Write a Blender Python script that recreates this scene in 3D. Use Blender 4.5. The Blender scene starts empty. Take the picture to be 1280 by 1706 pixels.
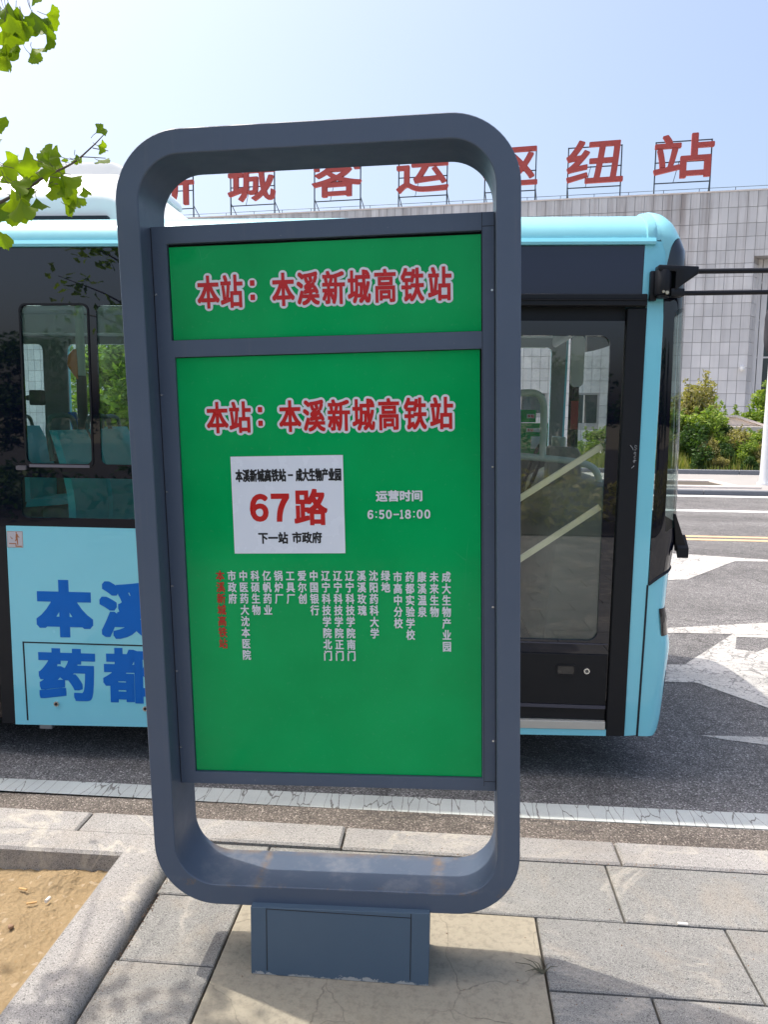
import bpy, bmesh, math, random
from mathutils import Vector, Matrix, noise as mnoise
random.seed(7)
R = math.radians
sc = bpy.context.scene
COL = sc.collection

# ------------------------------------------------------------------ camera, sky, sun, exposure
def make_camera():
    pitch, yaw, roll = R(6.824), R(4.724), R(-0.609)
    f = Vector((-math.sin(yaw)*math.cos(pitch), math.cos(yaw)*math.cos(pitch), -math.sin(pitch)))
    r = Vector((math.cos(yaw), math.sin(yaw), 0))
    d = f.cross(r)
    c, s = math.cos(roll), math.sin(roll)
    r2, d2 = c*r + s*d, -s*r + c*d
    cd = bpy.data.cameras.new('camera')
    co = bpy.data.objects.new('camera', cd)
    COL.objects.link(co)
    m = Matrix((r2, -d2, -f)).transposed().to_4x4()
    m.translation = (0, 0, 1.65)
    co.matrix_world = m
    cd.sensor_fit = 'VERTICAL'
    cd.sensor_height = 36
    cd.lens = 1278.87/1706*36
    cd.clip_start = .05
    cd.clip_end = 3000
    sc.camera = co
make_camera()

SUN = Vector((-.385, .135, 1)).normalized()
world = bpy.data.worlds.new('World')
sc.world = world
world.use_nodes = True
wn = world.node_tree.nodes
sky = wn.new('ShaderNodeTexSky')
sky.sky_type = 'NISHITA'
sky.sun_disc = False
sky.sun_elevation = math.asin(SUN.z)
sky.sun_rotation = math.atan2(SUN.x, SUN.y)
sky.altitude = 50
sky.air_density = 1.0
sky.dust_density = 6.0
sky.ozone_density = 1.3
world.node_tree.links.new(sky.outputs[0], wn['Background'].inputs[0])
wn['Background'].inputs[1].default_value = .15
sl = bpy.data.lights.new('sun', 'SUN')
sl.energy = 2.0
sl.angle = R(.53)
sl.color = (1, .94, .85)
so = bpy.data.objects.new('sun', sl)
COL.objects.link(so)
so.rotation_euler = SUN.to_track_quat('Z', 'Y').to_euler()
sc.view_settings.view_transform = 'Standard'
sc.view_settings.look = 'None'
sc.view_settings.exposure = .92
sc.view_settings.gamma = 1
sc.cycles.max_bounces = 10
sc.cycles.transparent_max_bounces = 24
sc.cycles.use_denoising = True

# ------------------------------------------------------------------ helpers
def tag(o, label=None, cat=None, group=None, kind=None):
    if label: o['label'] = label
    if cat: o['category'] = cat
    if group: o['group'] = group
    if kind: o['kind'] = kind
    return o

def empty(name, loc, rz=0, label=None, cat=None, group=None):
    o = bpy.data.objects.new(name, None)
    COL.objects.link(o)
    o.location = loc
    o.rotation_euler = (0, 0, rz)
    o.empty_display_size = .1
    return tag(o, label, cat, group)

class MB:
    """collects vertices and faces; build() links them as one mesh object"""
    def __init__(s):
        s.v, s.f, s.m = [], [], []
    def add(s, vs, fs, mi=0):
        b = len(s.v)
        s.v += [tuple(p) for p in vs]
        s.f += [[b+i for i in f] for f in fs]
        s.m += [mi]*len(fs)
        return s
    def box(s, x0, x1, y0, y1, z0, z1, mi=0):
        vs = [(x, y, z) for z in (z0, z1) for y in (y0, y1) for x in (x0, x1)]
        return s.add(vs, [(0, 2, 3, 1), (4, 5, 7, 6), (0, 1, 5, 4), (2, 6, 7, 3), (0, 4, 6, 2), (1, 3, 7, 5)], mi)
    def loft(s, rows, mi=0, closed=False, caps=False):
        n = len(rows[0])
        vs = [p for r in rows for p in r]
        fs = []
        for i in range(len(rows)-1):
            for j in range(n if closed else n-1):
                k = (j+1) % n
                fs.append((i*n+j, i*n+k, (i+1)*n+k, (i+1)*n+j))
        if caps:
            fs.append(tuple(range(n-1, -1, -1)))
            fs.append(tuple((len(rows)-1)*n+j for j in range(n)))
        return s.add(vs, fs, mi)
    def tube(s, pts, r, n=10, mi=0, r1=None, caps=True):
        pts = [Vector(p) for p in pts]
        rows = []
        for i, p in enumerate(pts):
            t = (pts[min(i+1, len(pts)-1)] - pts[max(i-1, 0)]).normalized()
            a = Vector((0, 0, 1)) if abs(t.z) < .9 else Vector((1, 0, 0))
            u = t.cross(a).normalized()
            w = t.cross(u)
            rr = r if r1 is None else r + (r1-r)*i/max(1, len(pts)-1)
            rows.append([p + (u*math.cos(2*math.pi*k/n) + w*math.sin(2*math.pi*k/n))*rr for k in range(n)])
        return s.loft(rows, mi, True, caps)
    def prism(s, poly, axis, a, b, mi=0):
        """polygon in the plane perpendicular to axis, pushed from a to b"""
        def P(p, q):
            return {'x': (q, p[0], p[1]), 'y': (p[0], q, p[1]), 'z': (p[0], p[1], q)}[axis]
        n = len(poly)
        vs = [P(p, a) for p in poly] + [P(p, b) for p in poly]
        fs = [tuple(range(n)), tuple(range(2*n-1, n-1, -1))] + [(i, i+n, (i+1) % n+n, (i+1) % n) for i in range(n)]
        return s.add(vs, fs, mi)
    def plate(s, outer, holes, y0, y1, mi=0):
        """polygon (x, z) with holes, thickness y0..y1"""
        cu = bpy.data.curves.new('tmp', 'CURVE')
        cu.dimensions = '2D'
        cu.fill_mode = 'BOTH'
        cu.extrude = abs(y1-y0)/2
        for poly in [outer]+holes:
            sp = cu.splines.new('POLY')
            sp.points.add(len(poly)-1)
            for q, p in zip(sp.points, poly):
                q.co = (p[0], p[1], 0, 1)
            sp.use_cyclic_u = True
        o = bpy.data.objects.new('tmp', cu)
        COL.objects.link(o)
        me = bpy.data.meshes.new_from_object(o.evaluated_get(bpy.context.evaluated_depsgraph_get()))
        bpy.data.objects.remove(o)
        yc = (y0+y1)/2
        s.add([(v.co.x, yc-v.co.z, v.co.y) for v in me.vertices], [tuple(p.vertices) for p in me.polygons], mi)
        bpy.data.meshes.remove(me)
        return s
    def build(s, name, mats, parent=None, smooth=None, bevel=0, loc=(0, 0, 0), mtx=None, recalc=True):
        me = bpy.data.meshes.new(name)
        me.from_pydata(s.v, [], s.f)
        if not isinstance(mats, (list, tuple)):
            mats = [mats]
        for m in mats:
            me.materials.append(m)
        me.polygons.foreach_set('material_index', s.m)
        if recalc or bevel:
            bm = bmesh.new()
            bm.from_mesh(me)
            if bevel:
                bmesh.ops.remove_doubles(bm, verts=bm.verts, dist=1e-5)
            if recalc:
                bmesh.ops.recalc_face_normals(bm, faces=bm.faces)
            if bevel:
                es = [e for e in bm.edges if len(e.link_faces) == 2 and e.calc_face_angle(0) > .6]
                bmesh.ops.bevel(bm, geom=es, offset=bevel, segments=2, affect='EDGES', profile=.5)
            bm.to_mesh(me)
            bm.free()
        me.update()
        if smooth is not None:
            me.shade_smooth()
            me.set_sharp_from_angle(angle=R(smooth))
        o = bpy.data.objects.new(name, me)
        COL.objects.link(o)
        if parent: o.parent = parent
        if mtx is not None: o.matrix_local = mtx
        else: o.location = loc
        return o

def rr(x0, x1, z0, z1, r, n=6):
    out = []
    for cx, cz, a0 in ((x1-r, z1-r, 0), (x0+r, z1-r, 90), (x0+r, z0+r, 180), (x1-r, z0+r, 270)):
        for k in range(n+1):
            a = R(a0+90*k/n)
            out.append((cx+r*math.cos(a), cz+r*math.sin(a)))
    return out

def smooth_path(pts, n=8):
    """Catmull-Rom through the points"""
    P = [Vector(p) for p in pts]
    P = [P[0]*2-P[1]] + P + [P[-1]*2-P[-2]]
    out = []
    for i in range(1, len(P)-2):
        for k in range(n):
            t = k/n
            a, b, c, d = P[i-1:i+3]
            out.append(.5*((2*b)+(c-a)*t+(2*a-5*b+4*c-d)*t*t+(3*b-a-3*c+d)*t**3))
    out.append(P[-2])
    return out

# ---- writing
_gl = {}
def glyphs(text):
    if text not in _gl:
        cu = bpy.data.curves.new('tmp', 'FONT')
        cu.body = text
        cu.size = 1
        cu.resolution_u = 4
        o = bpy.data.objects.new('tmp', cu)
        COL.objects.link(o)
        me = bpy.data.meshes.new_from_object(o.evaluated_get(bpy.context.evaluated_depsgraph_get()))
        bpy.data.objects.remove(o)
        vs = [(v.co.x, v.co.y) for v in me.vertices]
        fs = [tuple(p.vertices) for p in me.polygons]
        bpy.data.meshes.remove(me)
        xs, ys = [v[0] for v in vs], [v[1] for v in vs]
        _gl[text] = (vs, fs, (min(xs), max(xs), min(ys), max(ys)))
    return _gl[text]

def write(mb, text, x0, x1, z0, z1, y, bold=0., nd=8, square=False, mi=0, ref=None, step=2e-5):
    """text fitted to the box x0..x1, z0..z1 in the plane y, thickened by 'bold' metres (shifted copies, each a hair deeper)"""
    vs, fs, bb = glyphs(text)
    if ref: bb = glyphs(ref)[2]
    a0, a1, b0, b1 = bb
    sx = (x1-x0-2*bold)/(a1-a0)
    sz = (z1-z0-2*bold)/(b1-b0)
    offs = [(0, 0)]
    if bold:
        if square:
            q = max(1, round(bold/.0014)) if bold > .004 else 1
            offs += [(i*bold/q, j*bold/q) for i in range(-q, q+1) for j in range(-q, q+1) if max(abs(i), abs(j)) == q]
        else:
            offs += [(bold*math.cos(2*math.pi*k/nd), bold*math.sin(2*math.pi*k/nd)) for k in range(nd)]
    for k, (ox, oz) in enumerate(offs):
        mb.add([(x0+bold+ox+(p[0]-a0)*sx, y+step*k, z0+bold+oz+(p[1]-b0)*sz) for p in vs], fs, mi)

# ---- materials
def new_mat(name):
    m = bpy.data.materials.new(name)
    m.use_nodes = True
    return m, m.node_tree.nodes, m.node_tree.links, m.node_tree.nodes['Principled BSDF']

class NT:
    """tiny node-graph writer"""
    def __init__(s, m):
        s.n, s.l = m.node_tree.nodes, m.node_tree.links
        s.tc = None
    def coord(s, scale=(1, 1, 1), which='Object', rot=(0, 0, 0)):
        if s.tc is None: s.tc = s.n.new('ShaderNodeTexCoord')
        mp = s.n.new('ShaderNodeMapping')
        s.l.new(s.tc.outputs[which], mp.inputs[0])
        mp.inputs['Scale'].default_value = scale
        mp.inputs['Rotation'].default_value = rot
        return mp.outputs[0]
    def noise(s, scale, detail=4, rough=.6, vec=None, dist=0):
        t = s.n.new('ShaderNodeTexNoise')
        t.inputs['Scale'].default_value = scale
        t.inputs['Detail'].default_value = detail
        t.inputs['Roughness'].default_value = rough
        t.inputs['Distortion'].default_value = dist
        s.l.new(vec if vec is not None else s.coord(), t.inputs['Vector'])
        return t.outputs[0]
    def voro(s, scale, feature='F1', vec=None, out=0, rnd=1):
        t = s.n.new('ShaderNodeTexVoronoi')
        t.feature = feature
        t.inputs['Scale'].default_value = scale
        t.inputs['Randomness'].default_value = rnd
        s.l.new(vec if vec is not None else s.coord(), t.inputs['Vector'])
        return t.outputs[out]
    def ramp(s, fac, stops):
        t = s.n.new('ShaderNodeValToRGB')
        e = t.color_ramp.elements
        while len(e) < len(stops): e.new(.5)
        for el, (p, c) in zip(e, stops):
            el.position = p
            el.color = (c, c, c, 1) if isinstance(c, (int, float)) else (*c, 1)
        s.l.new(fac, t.inputs[0])
        return t.outputs[0]
    def mix(s, fac, a, b, mode='MIX'):
        t = s.n.new('ShaderNodeMix')
        t.data_type = 'RGBA'
        t.blend_type = mode
        for k, x in ((0, fac), (6, a), (7, b)):
            if isinstance(x, (int, float)): t.inputs[k].default_value = x if k == 0 else (x, x, x, 1)
            elif isinstance(x, tuple): t.inputs[k].default_value = (*x, 1)
            else: s.l.new(x, t.inputs[k])
        return t.outputs[2]
    def math(s, op, a, b=0., clamp=False):
        t = s.n.new('ShaderNodeMath')
        t.operation = op
        t.use_clamp = clamp
        for k, x in ((0, a), (1, b)):
            if isinstance(x, (int, float)): t.inputs[k].default_value = x
            else: s.l.new(x, t.inputs[k])
        return t.outputs[0]
    def sep(s, vec):
        t = s.n.new('ShaderNodeSeparateXYZ')
        s.l.new(vec, t.inputs[0])
        return t.outputs
    def vadd(s, a, b, scale=1.):
        t = s.n.new('ShaderNodeVectorMath')
        t.operation = 'MULTIPLY_ADD'
        s.l.new(b, t.inputs[0])
        t.inputs[1].default_value = (scale,)*3
        s.l.new(a, t.inputs[2])
        return t.outputs[0]
    def band(s, x, c, w):
        """1 inside |x-c|<w, soft"""
        d = s.math('ABSOLUTE', s.math('SUBTRACT', x, c))
        return s.math('SUBTRACT', 1., s.math('DIVIDE', d, w), True)
    def bump(s, h, strength=.3, dist=.01):
        t = s.n.new('ShaderNodeBump')
        t.inputs['Strength'].default_value = strength
        t.inputs['Distance'].default_value = dist
        s.l.new(h, t.inputs['Height'])
        return t.outputs[0]

def plain(name, col, rough=.5, metal=0, var=.08, vs=6, spec=.5, coat=0, bump=0, bs=200):
    m, n, l, b = new_mat(name)
    t = NT(m)
    if var:
        f = t.noise(vs, 5)
        c = t.mix(f, tuple(x*(1-var) for x in col), tuple(min(1, x*(1+var)) for x in col))
        l.new(c, b.inputs['Base Color'])
        l.new(t.ramp(t.noise(vs*2.3, 4), [(.3, max(0, rough-.06)), (.7, min(1, rough+.06))]), b.inputs['Roughness'])
    else:
        b.inputs['Base Color'].default_value = (*col, 1)
        b.inputs['Roughness'].default_value = rough
    b.inputs['Metallic'].default_value = metal
    b.inputs['Specular IOR Level'].default_value = spec
    b.inputs['Coat Weight'].default_value = coat
    b.inputs['Coat Roughness'].default_value = .05
    if bump: l.new(t.bump(t.noise(bs, 3), bump, .002), b.inputs['Normal'])
    return m

def glass(name, tint, f0=.045, dust=0.):
    m = bpy.data.materials.new(name)
    m.use_nodes = True
    n, l = m.node_tree.nodes, m.node_tree.links
    n.remove(n['Principled BSDF'])
    t = NT(m)
    g = n.new('ShaderNodeNewGeometry')
    d = n.new('ShaderNodeVectorMath')
    d.operation = 'DOT_PRODUCT'
    l.new(g.outputs['Incoming'], d.inputs[0])
    l.new(g.outputs['Normal'], d.inputs[1])
    c = t.math('SUBTRACT', 1., t.math('ABSOLUTE', d.outputs['Value']), True)
    fr = t.math('ADD', t.math('MULTIPLY', t.math('POWER', c, 5.), 1-f0), f0, True)
    tr = n.new('ShaderNodeBsdfTransparent')
    tr.inputs[0].default_value = (*tint, 1)
    gl = n.new('ShaderNodeBsdfGlossy')
    gl.inputs['Roughness'].default_value = .01
    mx = n.new('ShaderNodeMixShader')
    l.new(fr, mx.inputs[0])
    if dust:
        df = n.new('ShaderNodeBsdfDiffuse')
        df.inputs[0].default_value = (.62, .61, .58, 1)
        m2 = n.new('ShaderNodeMixShader')
        l.new(t.math('MULTIPLY', t.ramp(t.noise(3.5, 6, .7, dist=.8), [(.3, .45), (.75, 1.25)]), dust, True), m2.inputs[0])
        l.new(tr.outputs[0], m2.inputs[1])
        l.new(df.outputs[0], m2.inputs[2])
        l.new(m2.outputs[0], mx.inputs[1])
    else:
        l.new(tr.outputs[0], mx.inputs[1])
    l.new(gl.outputs[0], mx.inputs[2])
    l.new(mx.outputs[0], n['Material Output'].inputs[0])
    return m

def asphalt(name, c0, c1, scale=140, stain=(.5, 1.2)):
    m, n, l, b = new_mat(name)
    t = NT(m)
    v = t.voro(scale, out=1)
    d = t.voro(scale, out=0)
    s1 = t.sep(v)[0]
    sp = t.ramp(s1, [(.0, c0), (.55, tuple((x+y)/2 for x, y in zip(c0, c1))), (.85, c1), (1., tuple(min(1, x*1.9) for x in c1))])
    pit = t.ramp(d, [(.35, 1.), (.75, .45)])
    c = t.mix(1., sp, pit, 'MULTIPLY')
    big = t.ramp(t.noise(.9, 5, .65), [(.3, stain[0]+.25), (.7, stain[1])])
    c = t.mix(1., c, big, 'MULTIPLY')
    c = t.mix(1., c, t.ramp(t.noise(9, 4, .6), [(.3, .8), (.7, 1.15)]), 'MULTIPLY')
    c = t.mix(1., c, t.ramp(t.noise(1., 3, .5, t.coord((.05, 1.1, 1))), [(.35, .86), (.65, 1.1)]), 'MULTIPLY')
    nz = n.new('ShaderNodeTexNoise')
    nz.inputs['Scale'].default_value = 2.5
    nz.inputs['Detail'].default_value = 6
    l.new(t.coord(), nz.inputs['Vector'])
    dk = t.voro(.5, 'DISTANCE_TO_EDGE', t.vadd(t.coord(), nz.outputs['Color'], .5))
    ck = t.math('MULTIPLY', t.ramp(dk, [(.002, 1.), (.006, 0.)]), t.ramp(t.noise(.5, 2), [(.45, 0.), (.55, .7)]))
    c = t.mix(ck, c, (.05, .048, .046))
    l.new(c, b.inputs['Base Color'])
    b.inputs['Roughness'].default_value = .85
    b.inputs['Specular IOR Level'].default_value = .3
    h = t.math('SUBTRACT', t.noise(scale*.7, 3), d)
    l.new(t.bump(h, .8, .006), b.inputs['Normal'])
    return m

def granite(name, c0, c1, stain=(.33, .27, .2), sc1=420, stain_amt=.35):
    m, n, l, b = new_mat(name)
    t = NT(m)
    fine = t.ramp(t.noise(sc1, 2, .7), [(.32, c0), (.5, tuple((x+y)/2 for x, y in zip(c0, c1))), (.68, c1)])
    dots = t.ramp(t.sep(t.voro(sc1*.8, out=1))[0], [(.06, .45), (.14, 1.), (.9, 1.), (.96, 1.35)])
    c = t.mix(1., fine, dots, 'MULTIPLY')
    c = t.mix(1., c, t.ramp(t.noise(2.2, 5, .65), [(.3, .86), (.7, 1.1)]), 'MULTIPLY')
    st = t.ramp(t.noise(3.1, 6, .7, dist=.6), [(.5, 0.), (.72, stain_amt)])
    c = t.mix(st, c, stain)
    ridge = t.band(t.noise(1.25, 5, .62, dist=1.1), .5, .028)
    ridge = t.math('MULTIPLY', ridge, t.math('MULTIPLY', t.ramp(t.noise(.8, 3), [(.42, 0.), (.54, 1.)]), t.ramp(t.noise(40, 5, .75), [(.35, .2), (.6, .8)])))
    c = t.mix(ridge, c, (.5, .46, .39))
    geo = n.new('ShaderNodeNewGeometry')
    isl = t.ramp(geo.outputs['Random Per Island'], [(0, .93), (1, 1.06)])
    c = t.mix(1., c, isl, 'MULTIPLY')
    l.new(c, b.inputs['Base Color'])
    b.inputs['Roughness'].default_value = .75
    b.inputs['Specular IOR Level'].default_value = .35
    l.new(t.bump(t.noise(sc1*.8, 3), .35, .0025), b.inputs['Normal'])
    return m

def cracked_paint(name, vec_scale, thr, paint, under, wear, g0=.38, big=False):
    m, n, l, b = new_mat(name)
    t = NT(m)
    co = t.coord(vec_scale)
    nz = n.new('ShaderNodeTexNoise')
    nz.inputs['Scale'].default_value = 1.3
    nz.inputs['Detail'].default_value = 4
    l.new(co, nz.inputs['Vector'])
    wv = t.vadd(co, nz.outputs['Color'], .5)
    d = t.voro(1., 'DISTANCE_TO_EDGE', wv)
    crack = t.ramp(d, [(thr*.5, 1.), (thr, 0.)])
    gate = t.ramp(t.noise(4, 3), [(g0, 0.), (g0+.12, 1.)])
    crack = t.math('MULTIPLY', crack, gate)
    if big:
        d2 = t.voro(.22, 'DISTANCE_TO_EDGE', t.vadd(co, nz.outputs['Color'], 2.2))
        crack = t.math('MAXIMUM', crack, t.ramp(d2, [(.006, 1.), (.014, 0.)]))
    chips = t.ramp(t.noise(55, 5, .75), [(wear, 0.), (wear+.06, 1.)])
    grain = t.ramp(t.noise(300, 3, .7), [(.3, .82), (.7, 1.08)])
    pc = t.mix(1., paint, grain, 'MULTIPLY')
    pc = t.mix(1., pc, t.ramp(t.noise(3, 5, .65), [(.3, .82), (.7, 1.05)]), 'MULTIPLY')
    mask = t.math('MAXIMUM', crack, chips)
    if big:
        worn = t.math('MULTIPLY', t.ramp(t.noise(1.7, 4, .6), [(.5, 0.), (.62, 1.)]), t.ramp(t.noise(120, 4, .8), [(.46, 0.), (.54, .85)]))
        mask = t.math('MAXIMUM', mask, worn)
    c = t.mix(mask, pc, under)
    l.new(c, b.inputs['Base Color'])
    b.inputs['Roughness'].default_value = .7
    l.new(t.bump(t.noise(170, 3), .5, .004), b.inputs['Normal'])
    return m

M = {}
def sign_paint():
    """blue-grey enamel, with the rust at the seams of the lower rail and scratches (own coordinates of the sign)"""
    m, n, l, b = new_mat('blue_grey_enamel')
    t = NT(m)
    co = t.coord()
    x, y, z = t.sep(co)
    c = t.mix(t.noise(5, 5), (.069, .094, .138), (.085, .112, .16))
    # rust: two seams across the lower rail and its front lip
    seam = t.math('MAXIMUM', t.band(x, -.235, .018), t.band(x, .305, .026))
    nearlow = t.ramp(t.math('MULTIPLY', z, 1.), [(.055, 0.), (.06, 1.), (.075, 1.), (.09, 0.)])
    lip = t.math('MULTIPLY', t.band(y, .0, .022), nearlow)
    run = t.noise(24, 6, .75)
    r1 = t.math('MULTIPLY', t.math('MULTIPLY', seam, nearlow), t.ramp(run, [(.42, 0.), (.6, 1.)]))
    r2 = t.math('MULTIPLY', lip, t.ramp(t.noise(17, 6, .8), [(.54, 0.), (.66, 1.)]))
    back = t.math('MULTIPLY', t.math('MULTIPLY', t.band(y, .19, .03), nearlow), t.ramp(t.noise(9, 5, .7), [(.42, 0.), (.6, 1.)]))
    rust = t.math('MULTIPLY', t.math('MAXIMUM', t.math('MAXIMUM', r1, r2), back), .75)
    c = t.mix(rust, c, (.2, .135, .075))
    # dusty film and specks on the flat of the lower rail
    dust = t.math('MULTIPLY', nearlow, t.ramp(t.noise(11, 6, .7), [(.5, 0.), (.75, .35)]))
    c = t.mix(dust, c, (.3, .3, .3))
    drip = t.math('MULTIPLY', t.ramp(t.noise(1., 5, .7, t.coord((46, 46, 1.6))), [(.56, 0.), (.74, .28)]), t.ramp(t.noise(3, 3), [(.4, 0.), (.6, 1.)]))
    c = t.mix(drip, c, (.16, .165, .175))
    scuff = t.math('MULTIPLY', t.ramp(t.noise(1., 4, .8, t.coord((9, 9, 150), rot=(0, R(22), 0))), [(.68, 0.), (.72, .5)]), t.ramp(t.noise(4, 3), [(.55, 0.), (.62, 1.)]))
    c = t.mix(scuff, c, (.24, .25, .27))
    speck = t.ramp(t.noise(140, 2, .5), [(.74, 0.), (.78, .5)])
    c = t.mix(speck, c, (.22, .23, .25))
    l.new(c, b.inputs['Base Color'])
    l.new(t.ramp(t.noise(14, 5), [(.3, .36), (.7, .52)]), b.inputs['Roughness'])
    l.new(t.bump(t.noise(3.5, 3), .08, .02), b.inputs['Normal'])
    return m

def chipped_paint():
    m, n, l, b = new_mat('chipped_enamel')
    t = NT(m)
    x, y, z = t.sep(t.coord())
    c = t.mix(t.noise(5, 5), (.074, .118, .168), (.088, .136, .19))
    hgt = t.math('SUBTRACT', .027, z)
    chip = t.ramp(t.math('ADD', t.math('MULTIPLY', hgt, 14.), t.math('MULTIPLY', t.noise(26, 6, .75), 1.)), [(.78, 0.), (.8, 1.)])
    chip = t.math('MULTIPLY', chip, t.ramp(t.noise(9, 3), [(.42, 0.), (.47, 1.)]))
    c = t.mix(chip, c, (.42, .42, .4))
    l.new(c, b.inputs['Base Color'])
    b.inputs['Roughness'].default_value = .5
    return m

def green_vinyl():
    m, n, l, b = new_mat('green_vinyl')
    t = NT(m)
    c = t.mix(t.ramp(t.noise(2.2, 5, .6), [(.3, 0.), (.7, 1.)]), (.0, .335, .083), (.004, .42, .112))
    c = t.mix(t.ramp(t.noise(70, 4, .7), [(.6, 0.), (.8, .14)]), c, (.2, .4, .28))
    # fine scratches and creases in the film
    co = t.coord((9, 9, 2.2), rot=(0, R(35), 0))
    sc_ = t.ramp(t.voro(1., 'DISTANCE_TO_EDGE', t.vadd(co, t.n.new('ShaderNodeTexNoise').outputs['Color'], .3)), [(.0, 1.), (.006, 0.)])
    gate = t.ramp(t.noise(2.5, 3), [(.60, 0.), (.70, .28)])
    c = t.mix(t.math('MULTIPLY', sc_, gate), c, (.2, .5, .3))
    l.new(c, b.inputs['Base Color'])
    b.inputs['Roughness'].default_value = .12
    b.inputs['Specular IOR Level'].default_value = .17
    l.new(t.bump(t.noise(5, 3), .05, .03), b.inputs['Normal'])
    return m

def concrete():
    m, n, l, b = new_mat('worn_concrete')
    t = NT(m)
    c = t.mix(t.noise(4, 6, .7), (.275, .248, .188), (.385, .345, .262))
    c = t.mix(t.ramp(t.noise(38, 5, .7), [(.48, 0.), (.68, .75)]), c, (.21, .185, .145))
    c = t.mix(t.ramp(t.noise(120, 4, .8), [(.55, 0.), (.72, .6)]), c, (.2, .175, .14))
    c = t.mix(t.ramp(t.noise(7, 6, .75, dist=.7), [(.52, 0.), (.7, .5)]), c, (.26, .23, .17))
    nz = t.n.new('ShaderNodeTexNoise')
    nz.inputs['Scale'].default_value = 7
    nz.inputs['Detail'].default_value = 6
    co = t.coord((1.9, 1.5, 1))
    l.new(t.coord(), nz.inputs['Vector'])
    d = t.voro(1.6, 'DISTANCE_TO_EDGE', t.vadd(co, nz.outputs['Color'], .22))
    crack = t.math('MULTIPLY', t.ramp(d, [(.0, 1.), (.0025, .8), (.0055, 0.)]), t.ramp(t.noise(3, 3), [(.4, .15), (.6, .85)]))
    c = t.mix(crack, c, (.12, .1, .075))
    l.new(c, b.inputs['Base Color'])
    b.inputs['Roughness'].default_value = .85
    l.new(t.bump(t.math('SUBTRACT', t.noise(60, 5), crack), .35, .006), b.inputs['Normal'])
    return m

def sand():
    m, n, l, b = new_mat('dry_sandy_soil')
    t = NT(m)
    c = t.mix(t.noise(7, 6, .7), (.255, .185, .1), (.375, .285, .17))
    c = t.mix(t.ramp(t.noise(90, 4, .75), [(.52, 0.), (.7, .6)]), c, (.3, .2, .1))
    c = t.mix(t.ramp(t.sep(t.voro(70, out=1))[0], [(.96, 0.), (.98, .4)]), c, (.55, .45, .33))
    l.new(c, b.inputs['Base Color'])
    b.inputs['Roughness'].default_value = .95
    b.inputs['Specular IOR Level'].default_value = .1
    l.new(t.bump(t.math('ADD', t.noise(45, 6, .7), t.math('MULTIPLY', t.voro(60), .6)), .9, .012), b.inputs['Normal'])
    return m

def facade_tile():
    m, n, l, b = new_mat('stone_facade_tile')
    t = NT(m)
    geo = n.new('ShaderNodeNewGeometry')
    c = t.mix(geo.outputs['Random Per Island'], (.62, .61, .605), (.78, .765, .755))  # tile tone raised to stand in for distance haze
    co = t.coord()
    x, y, z = t.sep(co)
    streak = t.noise(1., 5, .65, t.coord((2.2, 1, .12)))
    dirt = t.math('MULTIPLY', t.ramp(streak, [(.46, 0.), (.72, .7)]), t.ramp(t.math('DIVIDE', z, 16.), [(.3, .12), (.95, 1.)]))
    c = t.mix(dirt, c, (.24, .19, .165))
    spot = t.math('MULTIPLY', t.math('MULTIPLY', t.band(x, -4.2, 1.5), t.ramp(streak, [(.3, .1), (.6, 1.)])), t.ramp(t.math('DIVIDE', z, 16.), [(.6, 0.), (.85, .75)]))
    c = t.mix(spot, c, (.25, .19, .165))
    c = t.mix(t.ramp(t.noise(.35, 3), [(.35, .3), (.65, 0.)]), c, (.36, .36, .37))
    l.new(c, b.inputs['Base Color'])
    b.inputs['Roughness'].default_value = .55
    return m

def leaf_mat(name, c0, c1, trans=.45):
    m = bpy.data.materials.new(name)
    m.use_nodes = True
    n, l = m.node_tree.nodes, m.node_tree.links
    b = n['Principled BSDF']
    t = NT(m)
    geo = n.new('ShaderNodeNewGeometry')
    c = t.mix(geo.outputs['Random Per Island'], c0, c1)
    l.new(c, b.inputs['Base Color'])
    b.inputs['Roughness'].default_value = .5
    b.inputs['Specular IOR Level'].default_value = .35
    tr = n.new('ShaderNodeBsdfTranslucent')
    l.new(t.mix(1., c, (1.5, 1.6, .5), 'MULTIPLY'), tr.inputs[0])
    mx = n.new('ShaderNodeMixShader')
    mx.inputs[0].default_value = trans
    l.new(b.outputs[0], mx.inputs[1])
    l.new(tr.outputs[0], mx.inputs[2])
    l.new(mx.outputs[0], n['Material Output'].inputs[0])
    return m

M['enamel'] = sign_paint()
M['chipped'] = chipped_paint()
M['green'] = green_vinyl()
M['gasket'] = plain('black_gasket', (.012, .012, .014), .6)
M['gap_brown'] = plain('dark_brown_gap', (.05, .032, .026), .8)  # dark brown board that shows in the gap above the header panel
M['red_ink'] = plain('red_ink', (.56, .012, .012), .3, var=.03)
M['white_ink'] = plain('white_ink', (.74, .75, .77), .3, var=.03)
M['white_card'] = plain('white_card', (.80, .83, .88), .25, var=.03)
M['black_ink'] = plain('black_ink', (.01, .01, .012), .35, var=0)
M['asphalt'] = asphalt('asphalt', (.145, .141, .142), (.285, .277, .27))
M['gutter'] = asphalt('rough_gutter_asphalt', (.15, .128, .11), (.27, .235, .205), 150)
M['edge_line'] = cracked_paint('cracked_edge_line', (19, 3.4, 1), .024, (.62, .65, .62), (.2, .195, .18), .70, .2)
M['hatch_paint'] = cracked_paint('crazed_white_paint', (9, 9, 1), .06, (.58, .56, .52), (.2, .195, .185), .545, .44, True)
M['lane_white'] = plain('lane_white_paint', (.68, .68, .66), .7)
M['lane_yellow'] = plain('lane_yellow_paint', (.60, .42, .24), .7)
M['granite'] = granite('grey_granite_slab', (.112, .113, .111), (.335, .33, .308))
M['granite_kerb'] = granite('pale_granite_kerb', (.19, .184, .178), (.43, .412, .388), sc1=380, stain_amt=.25)
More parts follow.
